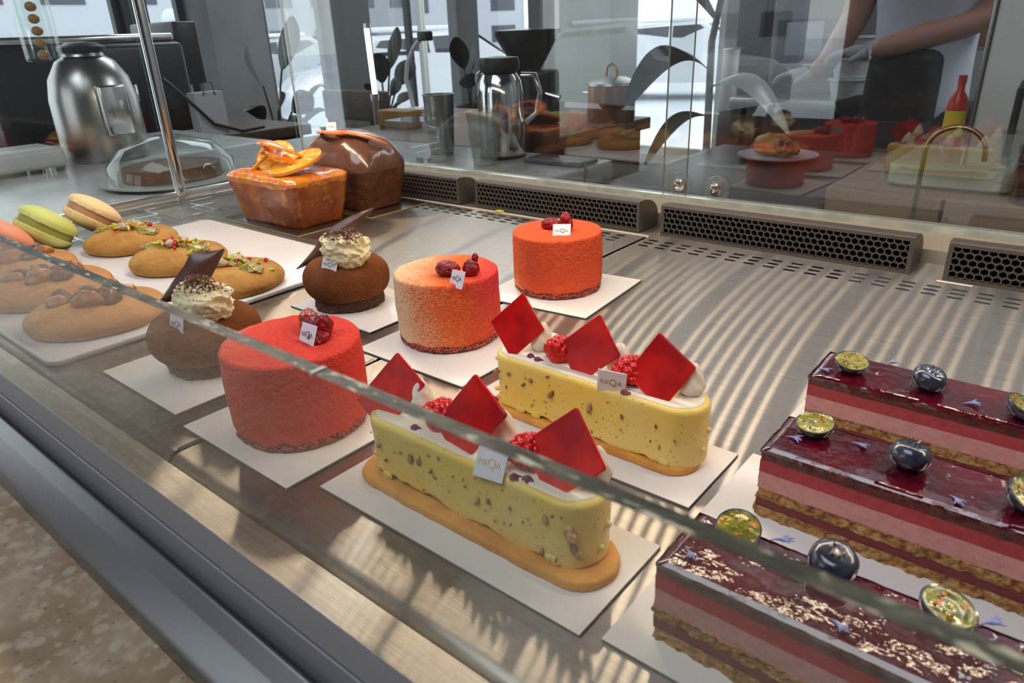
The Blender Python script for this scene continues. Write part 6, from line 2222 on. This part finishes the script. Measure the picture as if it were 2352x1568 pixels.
pr = empty('person', (-0.50, 2.54, -0.95), 'person in white short-sleeved shirt and black apron reaching left over the kitchen table', 'person')
skin_mesh('body', [
    [(0, 0, 0.92, 0.09), (0, 0.0, 1.08, 0.09), (0.0, -0.01, 1.24, 0.11), (0.0, -0.01, 1.38, 0.10), (0.0, -0.01, 1.46, 0.06), (-0.01, -0.03, 1.53, 0.055), (-0.015, -0.05, 1.62, 0.095), (-0.015, -0.05, 1.70, 0.085)],
    [(0, 0, 0.92, 0.09), (0.09, 0.0, 0.84, 0.065), (0.10, -0.01, 0.50, 0.05), (0.10, 0.02, 0.10, 0.045), (0.10, -0.10, 0.04, 0.035)],
    [(0, 0, 0.92, 0.09), (-0.09, 0.0, 0.84, 0.065), (-0.10, -0.02, 0.50, 0.05), (-0.10, 0.02, 0.10, 0.045), (-0.10, -0.10, 0.04, 0.035)],
    [(0.0, -0.01, 1.38, 0.10), (0.17, -0.01, 1.38, 0.062), (0.165, -0.05, 1.14, 0.044), (-0.02, -0.16, 1.08, 0.034), (-0.10, -0.19, 1.06, 0.027)],
    [(0.0, -0.01, 1.38, 0.10), (-0.17, -0.01, 1.37, 0.062), (-0.21, 0.02, 1.15, 0.045), (-0.24, -0.12, 1.02, 0.033), (-0.25, -0.19, 1.00, 0.027)]], SKIN, pr)
skin_mesh('shirt', [
    [(0, 0, 0.80, 0.165), (0, 0, 0.90, 0.155), (0, 0.0, 1.08, 0.142), (0.0, -0.01, 1.24, 0.162), (0.0, -0.01, 1.37, 0.145), (0.0, -0.01, 1.455, 0.075)],
    [(0.0, -0.01, 1.37, 0.145), (0.175, -0.01, 1.38, 0.078), (0.172, -0.04, 1.20, 0.066)],
    [(0.0, -0.01, 1.37, 0.145), (-0.175, -0.01, 1.37, 0.078), (-0.205, 0.01, 1.20, 0.066)]], SHIRT, pr)
G().prism(rounded_rect(-0.150, 0.100, -0.165, 0.03, 0.07), 0.48, 1.06, 0.03, 0.03).warp(lambda p: Vector((p.x * (1 - 0.25 * max(0, p.z - 0.9) / 0.16) - 0.0, p.y, p.z))).build('apron', APRON, pr)
skin_mesh('trousers', [
    [(0, 0, 0.90, 0.140), (0.09, 0.0, 0.82, 0.105), (0.10, -0.01, 0.50, 0.080), (0.10, 0.02, 0.12, 0.065)],
    [(0, 0, 0.90, 0.140), (-0.09, 0.0, 0.82, 0.105), (-0.10, -0.02, 0.50, 0.080), (-0.10, 0.02, 0.12, 0.065)]], APRON, pr)
G().ell((-0.015, -0.035, 1.70), (0.100, 0.105, 0.080), 28, 18, None, lambda p: Vector((p.x, p.y, max(p.z, -0.25)))).build('hair', WOODD, pr)
for s_, (hx, hy, hz) in ((1, (-0.10, -0.19, 1.06)), (-1, (-0.25, -0.19, 1.00))):
    ch = [[(hx, hy, hz, 0.024), (hx - 0.045, hy - 0.005, hz - 0.005, (0.030, 0.016))]]
    for k, (dx, dy, dz, L_) in enumerate(((-0.04, -0.024, -0.008, 1.0), (-0.048, -0.008, -0.010, 1.1), (-0.048, 0.010, -0.012, 1.05), (-0.040, 0.026, -0.014, 0.85))):
        b0 = Vector((hx - 0.045, hy - 0.005, hz - 0.005))
        k0 = b0 + Vector((-0.030, dy, 0.0))
        k1 = k0 + Vector((-0.024 * L_, dy * 0.15, -0.010))
        k2 = k1 + Vector((-0.012 * L_, 0, -0.020))
        ch.append([(b0.x, b0.y, b0.z, (0.030, 0.016)), (k0.x, k0.y, k0.z, 0.0095), (k1.x, k1.y, k1.z, 0.0085), (k2.x, k2.y, k2.z, 0.007)])
    b1 = Vector((hx, hy, hz))
    ch.append([(hx, hy, hz, 0.024), (hx - 0.018, hy - 0.032, hz - 0.012, 0.0105), (hx - 0.045, hy - 0.042, hz - 0.028, 0.008)])
    skin_mesh('glove', ch, GLOVE, pr, 2)
